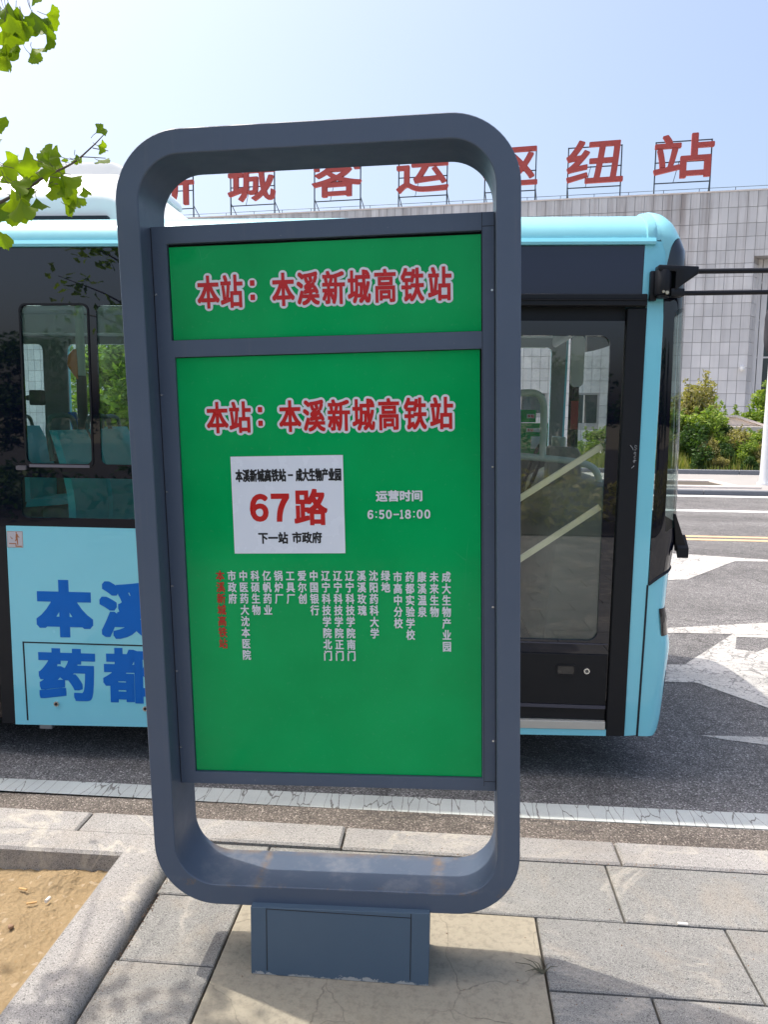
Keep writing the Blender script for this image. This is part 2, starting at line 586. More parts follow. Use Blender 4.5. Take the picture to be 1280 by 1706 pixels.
M['concrete'] = concrete()
M['sand'] = sand()
M['joint'] = plain('dark_joint_soil', (.085, .072, .055), .95, var=.4, vs=30)
M['aqua'] = plain('aqua_bus_paint', (.235, .70, .83), .22, var=.03, coat=.6)
M['aqua_roof'] = plain('aqua_roof_paint', (.25, .61, .69), .34, var=.03, coat=.12)
M['bus_blue'] = plain('blue_lettering', (.006, .15, .58), .4, var=.03, spec=.2)
M['black_trim'] = plain('black_trim', (.0075, .008, .011), .5, var=.1, spec=.35)
M['frit'] = plain('black_window_surround', (.002, .0035, .012), .02, var=0, spec=.78)  # black with a blue tint that stands in for reflected sky
M['sky_tint_panel'] = plain('gloss_panel_sky_tint', (.008, .011, .036), .03, var=0, spec=.62)  # gloss black; blue of the reflected sky put into its base colour
M['black_gloss'] = plain('gloss_black', (.008, .008, .01), .04, var=0, spec=.8)
M['seam'] = plain('dark_seam', (.008, .012, .02), .7, var=0)
M['glass'] = glass('tinted_window_glass', (.78, .92, .90), .042, .012)
M['door_glass'] = glass('door_glass', (.93, .95, .95), .05)
M['front_door_glass'] = glass('dusty_front_door_glass', (.95, .97, .96), .07, .025)
M['screen_glass'] = glass('windscreen_glass', (.62, .70, .69), .06)
M['steel'] = plain('brushed_step_plate', (.62, .6, .55), .4, metal=.4, var=.08)
M['bolt'] = plain('bright_bolt', (.6, .52, .38), .35, metal=.9)
M['lock'] = plain('lock_metal', (.7, .7, .68), .25, metal=.9)
M['rail_gold'] = plain('champagne_handrail', (.80, .74, .50), .35, metal=.1)
M['rail_green'] = plain('grey_green_handrail', (.46, .56, .48), .45)
M['seat'] = plain('turquoise_seat', (.03, .38, .40), .4)
M['seat_brown'] = plain('brown_seat_back', (.26, .17, .13), .5)
M['seat_frame'] = plain('dark_seat_frame', (.09, .14, .12), .5)
M['cream_int'] = plain('pale_interior', (.55, .58, .58), .6)
M['dark_int'] = plain('dark_interior', (.06, .065, .06), .7)
M['orange'] = plain('orange_plastic', (.75, .22, .03), .45)
M['blue_plastic'] = plain('blue_plastic', (.02, .14, .42), .45)
M['white_plastic'] = plain('white_roof_fairing', (.84, .84, .82), .35, var=.02)
M['tyre'] = plain('rubber_tyre', (.02, .02, .02), .85)
M['rim'] = plain('wheel_rim', (.35, .36, .38), .45, metal=.6)
M['sticker'] = plain('pale_sticker', (.56, .53, .56), .4)
M['orange_ink'] = plain('orange_brown_ink', (.42, .15, .05), .5, var=0)
M['chalk'] = plain('chalk_mark', (.6, .6, .62), .8, var=0)
M['tile'] = facade_tile()
M['joint_grey'] = plain('facade_joint', (.36, .35, .35), .9)
M['letter_red'] = plain('weathered_red_letter', (.46, .075, .062), .6, var=.15, vs=1.5)
M['steel_frame'] = plain('painted_frame_steel', (.05, .07, .085), .6)
M['dark_glass'] = plain('dark_facade_glass', (.04, .055, .06), .12, spec=.7)
M['stone'] = plain('pale_parapet_stone', (.76, .68, .62), .8, var=.15, vs=3)  # pale stone, brightened further to stand in for sun on the parapet front
M['stone_dark'] = plain('kerb_blue_grey', (.17, .18, .2), .8, var=.15)
M['far_paving'] = plain('pale_far_paving', (.33, .315, .30), .85, var=.1, vs=1.2)
M['white_pole'] = plain('white_pole_paint', (.75, .76, .78), .4)
M['lens'] = plain('dark_headlamp', (.012, .012, .016), .06, spec=.8)
M['mirror_shell'] = plain('mirror_shell', (.13, .12, .13), .4)
M['mirror_rim'] = plain('mirror_rim', (.62, .62, .58), .4)
M['earth'] = plain('dry_ground', (.16, .14, .09), .95, var=.3, vs=.6)
M['bark'] = plain('grey_bark', (.12, .095, .075), .9, var=.3, vs=25, bump=.6, bs=60)
M['twig'] = plain('brown_twig', (.1, .075, .06), .8)
M['ginkgo'] = leaf_mat('ginkgo_leaf', (.12, .20, .008), (.24, .33, .014), .58)
M['leaf_a'] = leaf_mat('bright_leaf', (.12, .21, .035), (.29, .36, .085), .4)
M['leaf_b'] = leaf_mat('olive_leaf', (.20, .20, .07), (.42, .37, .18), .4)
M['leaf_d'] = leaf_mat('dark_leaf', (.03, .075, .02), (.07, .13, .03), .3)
M['grass'] = leaf_mat('grass_blade', (.14, .22, .04), (.36, .33, .11), .4)
M['cig'] = plain('cigarette_paper', (.75, .72, .66), .8)
M['cork'] = plain('cork_filter', (.6, .36, .15), .8)
M['pebble'] = plain('brown_pebble', (.3, .19, .12), .85, var=.2, vs=60)
M['dry_weed'] = plain('dry_weed', (.1, .095, .06), .8)

# ------------------------------------------------------------------ setting: ground, road, pavement
def sheet(name, x0, x1, y0, y1, z, mat, bottom=None):
    mb = MB()
    if bottom is None:
        mb.add([(x0, y0, z), (x1, y0, z), (x1, y1, z), (x0, y1, z)], [(0, 1, 2, 3)])
    else:
        mb.box(x0, x1, y0, y1, bottom, z)
    return tag(mb.build(name, mat), kind='structure')
sheet('ground', -900, 900, -900, 1200, -.32, M['earth'])
sheet('road', -120, 120, 2.935, 19.86, -.12, M['asphalt'], -.3)
sheet('road', -120, 120, 2.936, 3.30, -.116, M['gutter'], -.119)

def marking(name, polys, mat, z=-.116, holes=()):
    mb = MB()
    cu = MB().plate(polys, list(holes), 0, .002)
    mb.add([(x, zz, z - y) for x, y, zz in cu.v], cu.f)
    return tag(mb.build(name, mat), kind='structure')
E1 = .0085
marking('road_marking', [(-60, 3.30-60*E1+.0), (60, 3.30+60*E1), (60, 3.44+60*E1), (-60, 3.44-60*E1)], M['edge_line'])
for y0, y1, mt, nm in ((19.13, 19.5, 'lane_white', 'road_marking'), (15.9, 16.22, 'lane_white', 'road_marking'), (12.27, 12.44, 'lane_yellow', 'road_marking'), (11.93, 12.1, 'lane_yellow', 'road_marking')):
    marking(nm, [(-80, y0), (80, y0), (80, y1), (-80, y1)], M[mt])
marking('road_marking', [(2.49, 10.78), (3.42, 10.57), (4.21, 10.32), (7.0, 9.55), (7.0, 9.33), (4.16, 10.18), (3.74, 10.16), (2.74, 8.85), (2.0, 8.7), (1.6, 10.8)], M['hatch_paint'])
marking('road_marking', [(1.2, 6.45), (1.89, 6.67), (2.89, 6.98), (6.2, 7.95), (6.2, 6.75), (3.82, 6.632), (2.73, 6.572), (2.431, 6.56), (1.85, 6.521), (1.2, 6.3)], M['hatch_paint'])
marking('road_marking', [(2.431, 6.55), (2.727, 6.565), (3.822, 6.625), (6.2, 6.74), (6.2, 2.95), (4.2, 3.1), (2.47, 4.19), (2.034, 4.824), (1.737, 5.258), (1.2, 5.25), (1.2, 5.6), (1.77, 5.655)], M['hatch_paint'],
        holes=[[(2.433, 6.464), (3.4, 6.5), (3.1, 6.2), (2.70, 6.3), (2.437, 6.045), (2.296, 6.108)]])
marking('road_marking', [(1.47, 4.336), (1.846, 4.352), (2.6, 4.335), (2.5, 4.15), (1.802, 4.241), (1.608, 4.284)], M['hatch_paint'])

# near pavement: bed, granite slabs with open joints, concrete pad
PIT = (-2.75, -.99, .75, 2.77)      # tree pit, outer edge of its border
mb = MB()
for x0, x1, y0, y1 in ((-60, -2.7, -3.7, 2.93), (-1.04, 60, -3.7, 2.93), (-2.7, -1.04, -3.7, .8), (-2.7, -1.04, 2.72, 2.93)):
    mb.box(x0, x1, y0, y1, -.3, -.024)
tag(mb.build('pavement_bed', M['joint']), kind='structure')
PAD = (-.675, .325, 1.765, 2.435)
def slabs():
    mb = MB()
    rnd = random.Random(3)
    k = 0
    y1 = 2.77
    while y1 > -3.6:
        y0 = y1-.335
        off = .62 if k % 2 == 0 else .30
        xs = [off+.64*i for i in range(-22, 24)]
        for a, b in zip(xs, xs[1:]):
            segs = [(a, b)]
            for (p0, p1, q0, q1) in (PIT, PAD):
                if y0 < q1-.02 and y1 > q0+.02:
                    nx = []
                    for s0, s1 in segs:
                        if s1 <= p0 or s0 >= p1: nx.append((s0, s1)); continue
                        if s0 < p0: nx.append((s0, p0))
                        if s1 > p1: nx.append((p1, s1))
                    segs = nx
            for s0, s1 in segs:
                if s1-s0 < .03: continue
                g = .0035
                dz = [rnd.uniform(-.0016, .0016) for _ in range(4)]
                b0 = len(mb.v)
                e = .004
                X0, X1, Y0, Y1 = s0+g, s1-g, y0+g, y1-g-(.003 if k == 0 else 0)
                zb = -.05
                vs = [(X0, Y0, zb), (X1, Y0, zb), (X1, Y1, zb), (X0, Y1, zb),
                      (X0, Y0, dz[0]-e), (X1, Y0, dz[1]-e), (X1, Y1, dz[2]-e), (X0, Y1, dz[3]-e),
                      (X0+e, Y0+e, dz[0]), (X1-e, Y0+e, dz[1]), (X1-e, Y1-e, dz[2]), (X0+e, Y1-e, dz[3])]
                fs = [(0, 1, 5, 4), (1, 2, 6, 5), (2, 3, 7, 6), (3, 0, 4, 7), (4, 5, 9, 8), (5, 6, 10, 9), (6, 7, 11, 10), (7, 4, 8, 11), (8, 9, 10, 11)]
                mb.add(vs, fs)
        y1 = y0
        k += 1
    return tag(mb.build('pavement', M['granite']), kind='structure')
slabs()
tag(MB().box(PAD[0]+.004, PAD[1]-.004, PAD[2]+.004, PAD[3]-.004, -.06, -.001).build('pavement', M['concrete'], bevel=.003), kind='structure')

def stone(mb, x0, x1, y0, y1, z0, z1, e=.008):
    vs = [(x0, y0, z0), (x1, y0, z0), (x1, y1, z0), (x0, y1, z0), (x0, y0, z1-e), (x1, y0, z1-e), (x1, y1, z1-e), (x0, y1, z1-e),
          (x0+e, y0+e, z1), (x1-e, y0+e, z1), (x1-e, y1-e, z1), (x0+e, y1-e, z1)]
    mb.add(vs, [(0, 1, 5, 4), (1, 2, 6, 5), (2, 3, 7, 6), (3, 0, 4, 7), (4, 5, 9, 8), (5, 6, 10, 9), (6, 7, 11, 10), (7, 4, 8, 11), (8, 9, 10, 11)])
mb = MB()
for i in range(-16, 17):
    a = -.384+1.0705*i
    stone(mb, a+.004, a+1.0665, 2.782, 2.937, -.29, 0 if a > -1.2 else .006)
tag(mb.build('kerb', M['granite_kerb']), kind='structure')

# border of the tree pit: rounded side stones, squarer back stones
def pit_border():
    mb = MB()
    ZT = .045
    def prof(xl, xr, zt):
        pts = [(xl, -.2), (xl, zt-.012), (xl+.012, zt)]
        r = .055
        for k in range(9):
            a = R(90-90*k/8)
            pts.append((xr-r+r*math.cos(a), zt-r+r*math.sin(a)))
        pts.append((xr, -.2))
        return pts
    for y0, y1 in ((1.7, 2.765), (.75, 1.694)):
        p = prof(-1.185, -.993, ZT)
        rows = []
        ys = [y0+(y1-y0)*i/10 for i in range(11)]
        for y in ys:
            # the far end is mitred against the back stone
            row = []
            for q in p:
                yy = y
                if y1 > 2.7 and y > 2.6:
                    lim = 2.765-max(0, (-.993-q[0]))*.75
                    yy = min(y, lim)
                row.append((q[0], yy, q[1]))
            rows.append(row)
        mb.loft(rows, 0, False, True)
    # back stone along the road kerb
    p2 = [(-2.75, 2.625), (-1.190, 2.625), (-1.0, 2.772), (-2.75, 2.772)]
    b0 = len(mb.v)
    e = .010
    low = [(x, y, -.2) for x, y in p2]
    mid = [(x, y, .02-e) for x, y in p2]
    top = [(-2.75, 2.625+e, .02), (-1.194, 2.625+e, .02), (-1.012, 2.768, .016), (-2.75, 2.768, .016)]
    mb.loft([low, mid, top], 0, True, True)
    stone(mb, -2.75, -2.56, .75, 2.62, -.2, .04)
    stone(mb, -2.55, -1.19, .75, .92, -.2, .04)
    return tag(mb.build('tree_pit_kerb', M['granite_kerb'], smooth=35), kind='structure')
pit_border()
def soil():
    mb = MB()
    nx, ny = 110, 120
    rows = []
    for j in range(ny+1):
        row = []
        for i in range(nx+1):
            x = -2.57+(1.395)*i/nx
            y = .9+1.735*j/ny
            z = -.078+.016*mnoise.noise(Vector((x*4, y*4, 3)))+.010*mnoise.noise(Vector((x*13, y*13, 7)))+.007*mnoise.noise(Vector((x*37, y*37, 1)))
            z += .030*math.exp(-((x+1.42)/.09)**2-((y-2.57)/.05)**2)*(1+.5*mnoise.noise(Vector((x*40, y*40, 9))))
            z += .012*math.exp(-((y-2.62)/.06)**2)+.012*math.exp(-((x+1.19)/.05)**2)
            row.append((x, y, z))
        rows.append(row)
    mb.loft(rows)
    return tag(mb.build('soil', M['sand'], smooth=180), kind='structure')
soil()

# far side of the road
sheet('far_pavement', -120, 120, 19.868, 25.9, 0, M['far_paving'], -.3)
mb = MB()
for i in range(-20, 24):
    stone(mb, i*2.0+.4, i*2.0+2.38, 19.70, 19.866, -.29, .004, .02)
tag(mb.build('far_kerb', M['stone_dark']), kind='structure')
mb = MB()
for i in range(-20, 24):
    stone(mb, i*2.2+.7, i*2.2+2.88, 25.9, 26.08, -.29, .15, .02)
tag(mb.build('far_edge_kerb', M['stone_dark']), kind='structure')
mb = MB()
stone(mb, 4.3, 8.0, 20.25, 20.4, -.1, .07, .02); stone(mb, 4.3, 7.35, 22.3, 22.45, -.1, .07, .02); stone(mb, 7.35, 7.5, 20.41, 22.45, -.1, .07, .02); stone(mb, 4.15, 4.3, 20.25, 22.45, -.1, .07, .02)
tag(mb.build('far_pit_kerb', M['stone']), kind='structure')
sheet('soil', 4.3, 7.35, 20.4, 22.3, .02, M['joint'], -.1)
sheet('verge', -120, 120, 26.08, 33, .05, M['earth'], -.3)
sheet('bounce_plaza', -120, 160, 33, 75, .02, M['far_paving'], -.3)  # pale ground added to bounce sunlight onto the facade
sheet('near_verge', -60, 60, -40, -3.7, .02, plain('dark_planted_soil', (.05, .046, .034), .95, var=.4, vs=3), -.3)

# ------------------------------------------------------------------ the bus stop sign
sign = empty('bus_stop_sign', (-.293, 2.17, 0), 0, 'tall blue-grey bus stop sign with rounded frame and two green route panels', 'bus stop sign')
def sign_matrix():
    yw, ln, pt = -.01139, .03004, -.00792
    ax = Vector((math.cos(yw), math.sin(yw), 0)); nr = Vector((-math.sin(yw), math.cos(yw), 0)); up = Vector((0, 0, 1))
    up2 = math.cos(pt)*up+math.sin(pt)*nr
    n2 = math.cos(pt)*nr-math.sin(pt)*up
    a2 = math.cos(ln)*ax+math.sin(ln)*up2
    u2 = -math.sin(ln)*ax+math.cos(ln)*up2
    m = Matrix((a2, n2, u2)).transposed().to_4x4()
    m.translation = Vector((-.308, 2.1, .2094))-Vector((-.293, 2.17, 0))
    return m
SM = sign_matrix()
DEP = .19
def ring():
    mb = MB()
    n = 16
    def loop(ins, y):
        ro = .185-ins
        return [(x, y, z) for x, z in rr(-.543+ins, .543-ins, ins, 2.216-ins, ro, n)]
    e = .0025
    T = .064
    rows = [loop(e, 0), loop(0, e), loop(0, DEP-e), loop(e, DEP), loop(T-e, DEP), loop(T, DEP-e), loop(T, e), loop(T-e, 0), loop(e, 0)]
    mb.loft(rows, 0, True)
    o = mb.build('ring_frame', M['enamel'], sign, smooth=40, mtx=SM)
    return o
ring_o = ring()
def sbuild(mb, name, mat, parent=sign, **k):
    return mb.build(name, mat, parent, mtx=SM if parent is sign else Matrix(), **k)
# inner frame: stiles and rails, set back in the ring
mb = MB()
F0, F1 = .075, .125
mb.plate([(-.4785, .345), (.4785, .345), (.4785, 1.985), (-.4785, 1.985)],
         [[(-.4345, 1.672), (.4435, 1.672), (.4435, 1.938), (-.4345, 1.938)], [(-.4315, .382), (.4385, .382), (.4425, 1.625), (-.4275, 1.625)]], F0, F1)
fr = sbuild(mb, 'panel_frame', M['enamel'], bevel=.0012)
mb = MB()
mb.box(-.4783, -.4765, F0-.0012, F0, .35, 1.98)
sbuild(mb, 'seam', M['gasket'], fr)
mb = MB(); mb.box(.4765, .4783, F0-.0012, F0, .35, 1.98)
mb.box(.4435, .4448, F0-.0008, F0, .36, 1.985); mb.box(.4445, .4784, F0-.0008, F0, .3735, .3748); mb.box(.4445, .4784, F0-.0008, F0, 1.9475, 1.949)
sbuild(mb, 'seam', M['gasket'], fr)
# backing boards + back face
mb = MB(); mb.box(-.4340, .4430, .105, .118, .383, 1.937)
sbuild(mb, 'backing_board', M['gap_brown'])
def vinyl(name, x0, x1, z0, z1, xi=0):
    mb = MB()
    nx, nz = 24, 24
    rows = []
    for j in range(nz+1):
        row = []
        for i in range(nx+1):
            u, v = i/nx, j/nz
            x = x0+(x1-x0)*u+xi*v*(1-u)
            z = z0+(z1-z0)*v
            y = .0845-.0012*mnoise.noise(Vector((x*3, z*3, 2)))
            if v == 1: z -= .0025*abs(mnoise.noise(Vector((x*5, 1, 5))))
            row.append((x, y, z))
        rows.append(row)
    mb.loft(rows)
    mb.loft([[(x0+.001, .0865, z0+.001), (x1-.001, .0865, z0+.001), (x1-.001, .0865, z1-.003), (x0+xi+.001, .0865, z1-.003)]] + [[(x0+.001, .104, z0+.001), (x1-.001, .104, z0+.001), (x1-.001, .104, z1-.003), (x0+xi+.001, .104, z1-.003)]], 0, True, True)
    return sbuild(mb, name, M['green'], smooth=60)
head = vinyl('header_panel', -.4315, .4420, 1.6735, 1.930, .0)
route = vinyl('route_panel', -.4300, .4375, .3835, 1.6235, .003)
TY = .0826
def title(z0, z1, xa, xb, parent):
    s = (xb-xa)/888.
    X = lambda zx: xa+(zx-180)*s
    H = (z1-z0)
    def chars(mb, y, grow, bold, nd, first):
        cs = [('本', 222), ('站', 305), ('本', 487), ('溪', 573.5), ('新', 662), ('城', 750), ('高', 839), ('铁', 932), ('站', 1024)]
        for ch, c in (cs[:2] if first else cs[2:]):
            w = .0645 if ch != '高' else .0595
            hh = H*.975
            zc = (z0+z1)/2
            write(mb, ch, X(c)-w/2-grow, X(c)+w/2+grow, zc-hh/2-grow, zc+hh/2+grow, y, bold, nd, square=not grow)
        for dz in (.30, .72) if first else ():
            cx = X(379); zz = z0+H*dz; r = .0066
            if grow:
                mb.add([(cx+(r+grow)*math.cos(a), y, zz+(r+grow)*math.sin(a)) for a in [2*math.pi*k/20 for k in range(20)]], [tuple(range(20))])
            else:
                mb.add([(cx-r, y, zz-r*1.15), (cx+r, y, zz-r*1.15), (cx+r, y, zz+r*1.15), (cx-r, y, zz+r*1.15)], [(0, 1, 2, 3)])
    for first in (True, False):
        mb = MB(); chars(mb, TY+.0005, .0068, .0096, 20, first)
        sbuild(mb, 'lettering_outline', M['white_ink'], parent, recalc=False)
        mb = MB(); chars(mb, TY-.0002, 0, .0021, 10, first)
        sbuild(mb, 'lettering', M['red_ink'], parent, recalc=False)
title(1.757, 1.850, -.357, .365, head)
title(1.406, 1.498, -.347, .366, route)
# route card
mb = MB(); mb.box(-.280, .0485, TY-.0004, TY+.0006, 1.0555, 1.3395)
sbuild(mb, 'route_card', M['white_card'], route)
TC = TY-.0010
mb = MB()
for s_, a, b in (('本溪新城高铁站', -.268, -.118), ('成大生物产业园', -.0905, .0425)):
    write(mb, s_, a, b, 1.265, 1.303, TC, .0014, 8)
mb.box(-.113, -.098, TC, TC+.0003, 1.2815, 1.2865)
sbuild(mb, 'card_lettering', M['black_ink'], route, recalc=False)
mb = MB()
write(mb, '下一站', -.2075, -.1185, 1.084, 1.119, TC, .0013, 8)
write(mb, '市政府', -.107, -.019, 1.085, 1.1195, TC, .0013, 8)
sbuild(mb, 'card_lettering', M['black_ink'], route, recalc=False)
mb = MB()
write(mb, '６', -.2290, -.1735, 1.149, 1.2310, TC, .0042, 12)
write(mb, '７', -.1655, -.1115, 1.149, 1.2310, TC, .0038, 8, square=True)
write(mb, '路', -.098, .0, 1.138, 1.244, TC, .0030, 8, square=True)
sbuild(mb, 'route_number', M['red_ink'], route, recalc=False)
mb = MB()
write(mb, '运营时间', .1405, .2735, 1.2045, 1.2370, TY, .0013, 8)
sbuild(mb, 'hours_lettering', M['white_ink'], route, recalc=False)
mb = MB()
tx = [('6', .1150, .1310), (':', .1365, .1395), ('5', .1455, .1605), ('0', .1640, .1800), ('-', .1840, .1990), ('1', .2040, .2090), ('8', .2145, .2305), (':', .2365, .2395), ('0', .2455, .2615), ('0', .2655, .2815)]
for ch, a, b in tx:
    a, b = .115+(a-.115)*1.085, .115+(b-.115)*1.085
    if ch == '-': mb.box(a, b, TY, TY+.0003, 1.1655, 1.1695)
    elif ch == ':':
        mb.box(a, b+.001, TY, TY+.0003, 1.1585, 1.1625); mb.box(a, b+.001, TY, TY+.0003, 1.1725, 1.1765)
    else: write(mb, chr(ord(ch)+0xFEE0), a-(.003 if ch == '1' else 0), b+(.002 if ch == '1' else 0), 1.1545, 1.1810, TY, .0013, 8)
sbuild(mb, 'hours_lettering', M['white_ink'], route, recalc=False)
cols = '本溪新城高铁站 市政府 中医药大沈本医院 科硕生物 亿帆药业 锅炉厂 工具厂 爱尔创 中国银行 辽宁科技学院北门 辽宁科技学院正门 辽宁科技学院南门 溪溪玫瑰 沈阳药科大学 绿地 市高中分校 药都实验学校 康溪温泉 未来生物 成大生物产业园'.split()
mw, mr = MB(), MB()
for i, s_ in enumerate(cols):
    cx = -.3275+i*.03508
    for k, ch in enumerate(s_):
        zt = 1.0035-k*.0343-(.0035 if i > 14 else 0)
        write(mr if i == 0 else mw, ch, cx-.0118, cx+.0118, zt-.0300, zt, TY, .0009 if i else .0006, 6, ref='国')
sbuild(mw, 'stop_list_lettering', M['white_ink'], route, recalc=False)
sbuild(mr, 'stop_list_lettering', M['red_ink'], route, recalc=False)['label'] = 'red first stop name of the list'
# back of the sign: same frame, plain board
mb = MB(); mb.box(-.4340, .4430, .1185, .121, .384, 1.936)
sbuild(mb, 'back_board', M['green'])
# small screws at the stiles
for x_, z_ in ((-.472, 1.80), (-.472, 1.52), (-.472, 1.24), (-.472, .96), (-.472, .70), (-.472, .46), (.471, 1.78), (.471, 1.30), (.471, .90), (.471, .50)):
    mb = MB(); mb.tube([(x_, F0-.002, z_), (x_, F0+.001, z_)], .0032, 8)
    mb.build('screw', M['lock'], fr, smooth=40)
def base():
    x0, x1 = -.2635, .2670
    y0, y1 = -.091, .095
    mb = MB()
    zl, zr = .2185-.0, .2235
    vs = [(x0, y0, 0), (x1, y0, 0), (x1, y1, 0), (x0, y1, 0), (x0, y0, .2090+.005), (x1, y0, .229), (x1, y1, .229), (x0, y1, .214)]
    mb.add(vs, [(0, 1, 2, 3), (4, 5, 6, 7), (0, 1, 5, 4), (1, 2, 6, 5), (2, 3, 7, 6), (3, 0, 4, 7)])
    o = mb.build('base', M['chipped'], sign, bevel=.0015)
    for xx in (-.2155, .2130):
        g = MB(); g.box(xx-.0012, xx+.0012, y0-.0006, y0+.002, .014, .212+(xx+.26)*.028); g.build('seam', M['gasket'], o)
    g = MB(); g.box(-.2155, .2130, y0-.0006, y0+.002, .2105, .2125); g.build('seam', M['gasket'], o)
base()

# ------------------------------------------------------------------ the bus
BUS = empty('bus', (0, 3.7, -.12), .01885, 'aqua single-deck bus with black windows, blue lettering and a closed front door', 'bus')
ZO = (0, 0, .12)
W = 2.45
def B(mb, name, mat, parent=None, **k):
    return mb.build(name, mat, parent or BUS, loc=ZO if parent is None else (0, 0, 0), **k)
def skirt(u):                                     # lower edge of the body rises a little to the front
    return .0965+.0165*u
XR = -7.2
# roof shell
def roof_prof(inner=0):
    pts = []
    for k in range(13):
        a = R(90*k/12)
        pts.append((.22-.22*math.cos(a), 2.478+.152*math.sin(a)))
    for k in range(1, 12):
        t = k/12
        pts.append((.22+(W-.44)*t, 2.63+.05*math.sin(math.pi*t)))
    for k in range(13):
        a = R(90-90*k/12)
        pts.append((W-.22+.22*math.cos(a), 2.478+.152*math.sin(a)))
    return pts
rp = roof_prof()
mb = MB()
mb.loft([[(x, p[0], p[1]) for p in rp] for x in [XR+(.947-XR)*i/20 for i in range(21)]])
roof = B(mb, 'roof', M['aqua_roof'], smooth=50)
mb = MB(); mb.box(XR+.02, .8, .05, W-.05, 2.43, 2.46)
B(mb, 'ceiling', M['cream_int'])
# rain gutter on both sides
mb = MB()
mb.prism([(-.016, 2.458), (-.02, 2.47), (-.012, 2.488), (.004, 2.492), (.004, 2.458)], 'x', XR, .925)
B(mb, 'rain_gutter', M['aqua'], smooth=30)
# near side lower panel with wheel arches
def arch(cx, r, u0, u1, n=20):
    z0 = .35
    out = []
    for k in range(n+1):
        a = math.pi - math.pi*k/n
        out.append((cx+r*math.cos(a), z0+r*math.sin(a)))
    return out
def side_poly(u0, u1, wheel):
    lo = [(u0, skirt(u0))]
    a = arch(wheel, .49, u0, u1)
    lo += [(a[0][0], skirt(a[0][0]))]+a+[(a[-1][0], skirt(a[-1][0]))]
    return lo+[(u1, skirt(u1)), (u1, 1.096), (u0, 1.104)]
mb = MB(); mb.plate(side_poly(-2.215, -.33, -.93), [], 0, .03)
side = B(mb, 'side_panel', M['aqua'])
mb = MB(); mb.plate(side_poly(XR, -3.45, -5.3), [], 0, .03)
B(mb, 'side_panel', M['aqua'])
# access hatch seams and locks
g = MB()
g.plate([(-2.152, .085), (-2.144, .085), (-2.149, .4975), (-1.455, .4975), (-1.455, .5045), (-2.157, .5045)], [], -.0012, .004)
g.build('hatch_seam', M['seam'], side)
for u, z in ((-1.989, .18), (-1.52, .171)):
    l_ = MB()
    l_.tube([(u, -.008, z), (u, .004, z)], .0135, 16)
    lo = l_.build('hatch_lock', M['lock'], side, smooth=40)
    k_ = MB(); k_.tube([(u, -.0092, z), (u, -.0078, z)], .0075, 12, 0); k_.build('lock_core', M['black_trim'], side)
# black post at the middle door
mb = MB(); mb.plate([(-2.288, .062), (-2.218, .064), (-2.222, 1.102), (-2.292, 1.102)], [], .004, .04)
B(mb, 'door_post', M['black_trim'])
mb = MB(); mb.box(-2.10, -2.03, .02, .06, .03, .085); 
B(mb, 'jacking_bracket', M['rim'], bevel=.006)
# middle door (beyond the black post)
mb = MB(); mb.plate([(-3.45, .09), (-2.293, .09), (-2.293, 2.455), (-3.45, 2.455)], [rr(-3.40, -2.92, .3, 2.2, .05), rr(-2.82, -2.36, .3, 2.2, .05)], .012, .03)
md = B(mb, 'middle_door', M['black_gloss'])
mb = MB(); mb.plate(rr(-3.41, -2.35, .29, 2.21, .05), [], .018, .022); mb.build('door_pane', M['door_glass'], md)
# window band: black surround with clear openings, glass behind
mb = MB()
op = [rr(-2.088, -1.757, 1.418, 2.185, .028), rr(-1.712, -1.02, 1.418, 2.185, .028), rr(-2.128, -1.02, 1.147, 1.348, .025), rr(-.93, -.42, 1.2, 2.185, .03)]
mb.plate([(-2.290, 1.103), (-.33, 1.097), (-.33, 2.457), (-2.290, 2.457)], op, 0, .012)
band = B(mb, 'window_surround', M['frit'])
mb = MB()
for q in ((-2.10, -1.748, 1.405, 2.195), (-1.722, -1.01, 1.405, 2.195), (-2.138, -1.01, 1.137, 1.358), (-.94, -.41, 1.19, 2.195)):
    pane = MB(); pane.plate([(q[0], q[2]), (q[1], q[2]), (q[1], q[3]), (q[0], q[3])], [], .0122, .0162)
    pane.build('window_pane', M['glass'], band)
sf = MB()
sf.plate(rr(-2.097, -1.748, 1.398, 2.195, .034), [rr(-2.089, -1.756, 1.419, 2.187, .028)], -.006, 0)
sf.build('slider_frame', M['black_trim'], band, smooth=40)
sr = MB(); sr.box(-2.075, -1.768, -.009, -.0062, 1.400, 1.414); sr.build('slider_rail', plain('grey_slider_rail', (.16, .15, .18), .35), band)
la = MB(); la.plate(rr(-2.142, -2.090, 1.385, 1.407, .008), [], -.014, -.001); la.build('slider_latch', plain('grey_latch', (.12, .11, .125), .4), band, smooth=40)
mb = MB()
op2 = [rr(-4.9, -3.55, 1.25, 2.185, .04), rr(-6.9, -5.05, 1.25, 2.185, .04)]
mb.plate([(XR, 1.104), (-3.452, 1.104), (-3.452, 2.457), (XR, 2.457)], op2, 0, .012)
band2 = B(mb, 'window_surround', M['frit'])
for a, b in ((-4.92, -3.53), (-6.92, -5.03)):
    p_ = MB(); p_.plate([(a, 1.24), (b, 1.24), (b, 2.2), (a, 2.2)], [], .0122, .0162); p_.build('window_pane', M['glass'], band2)
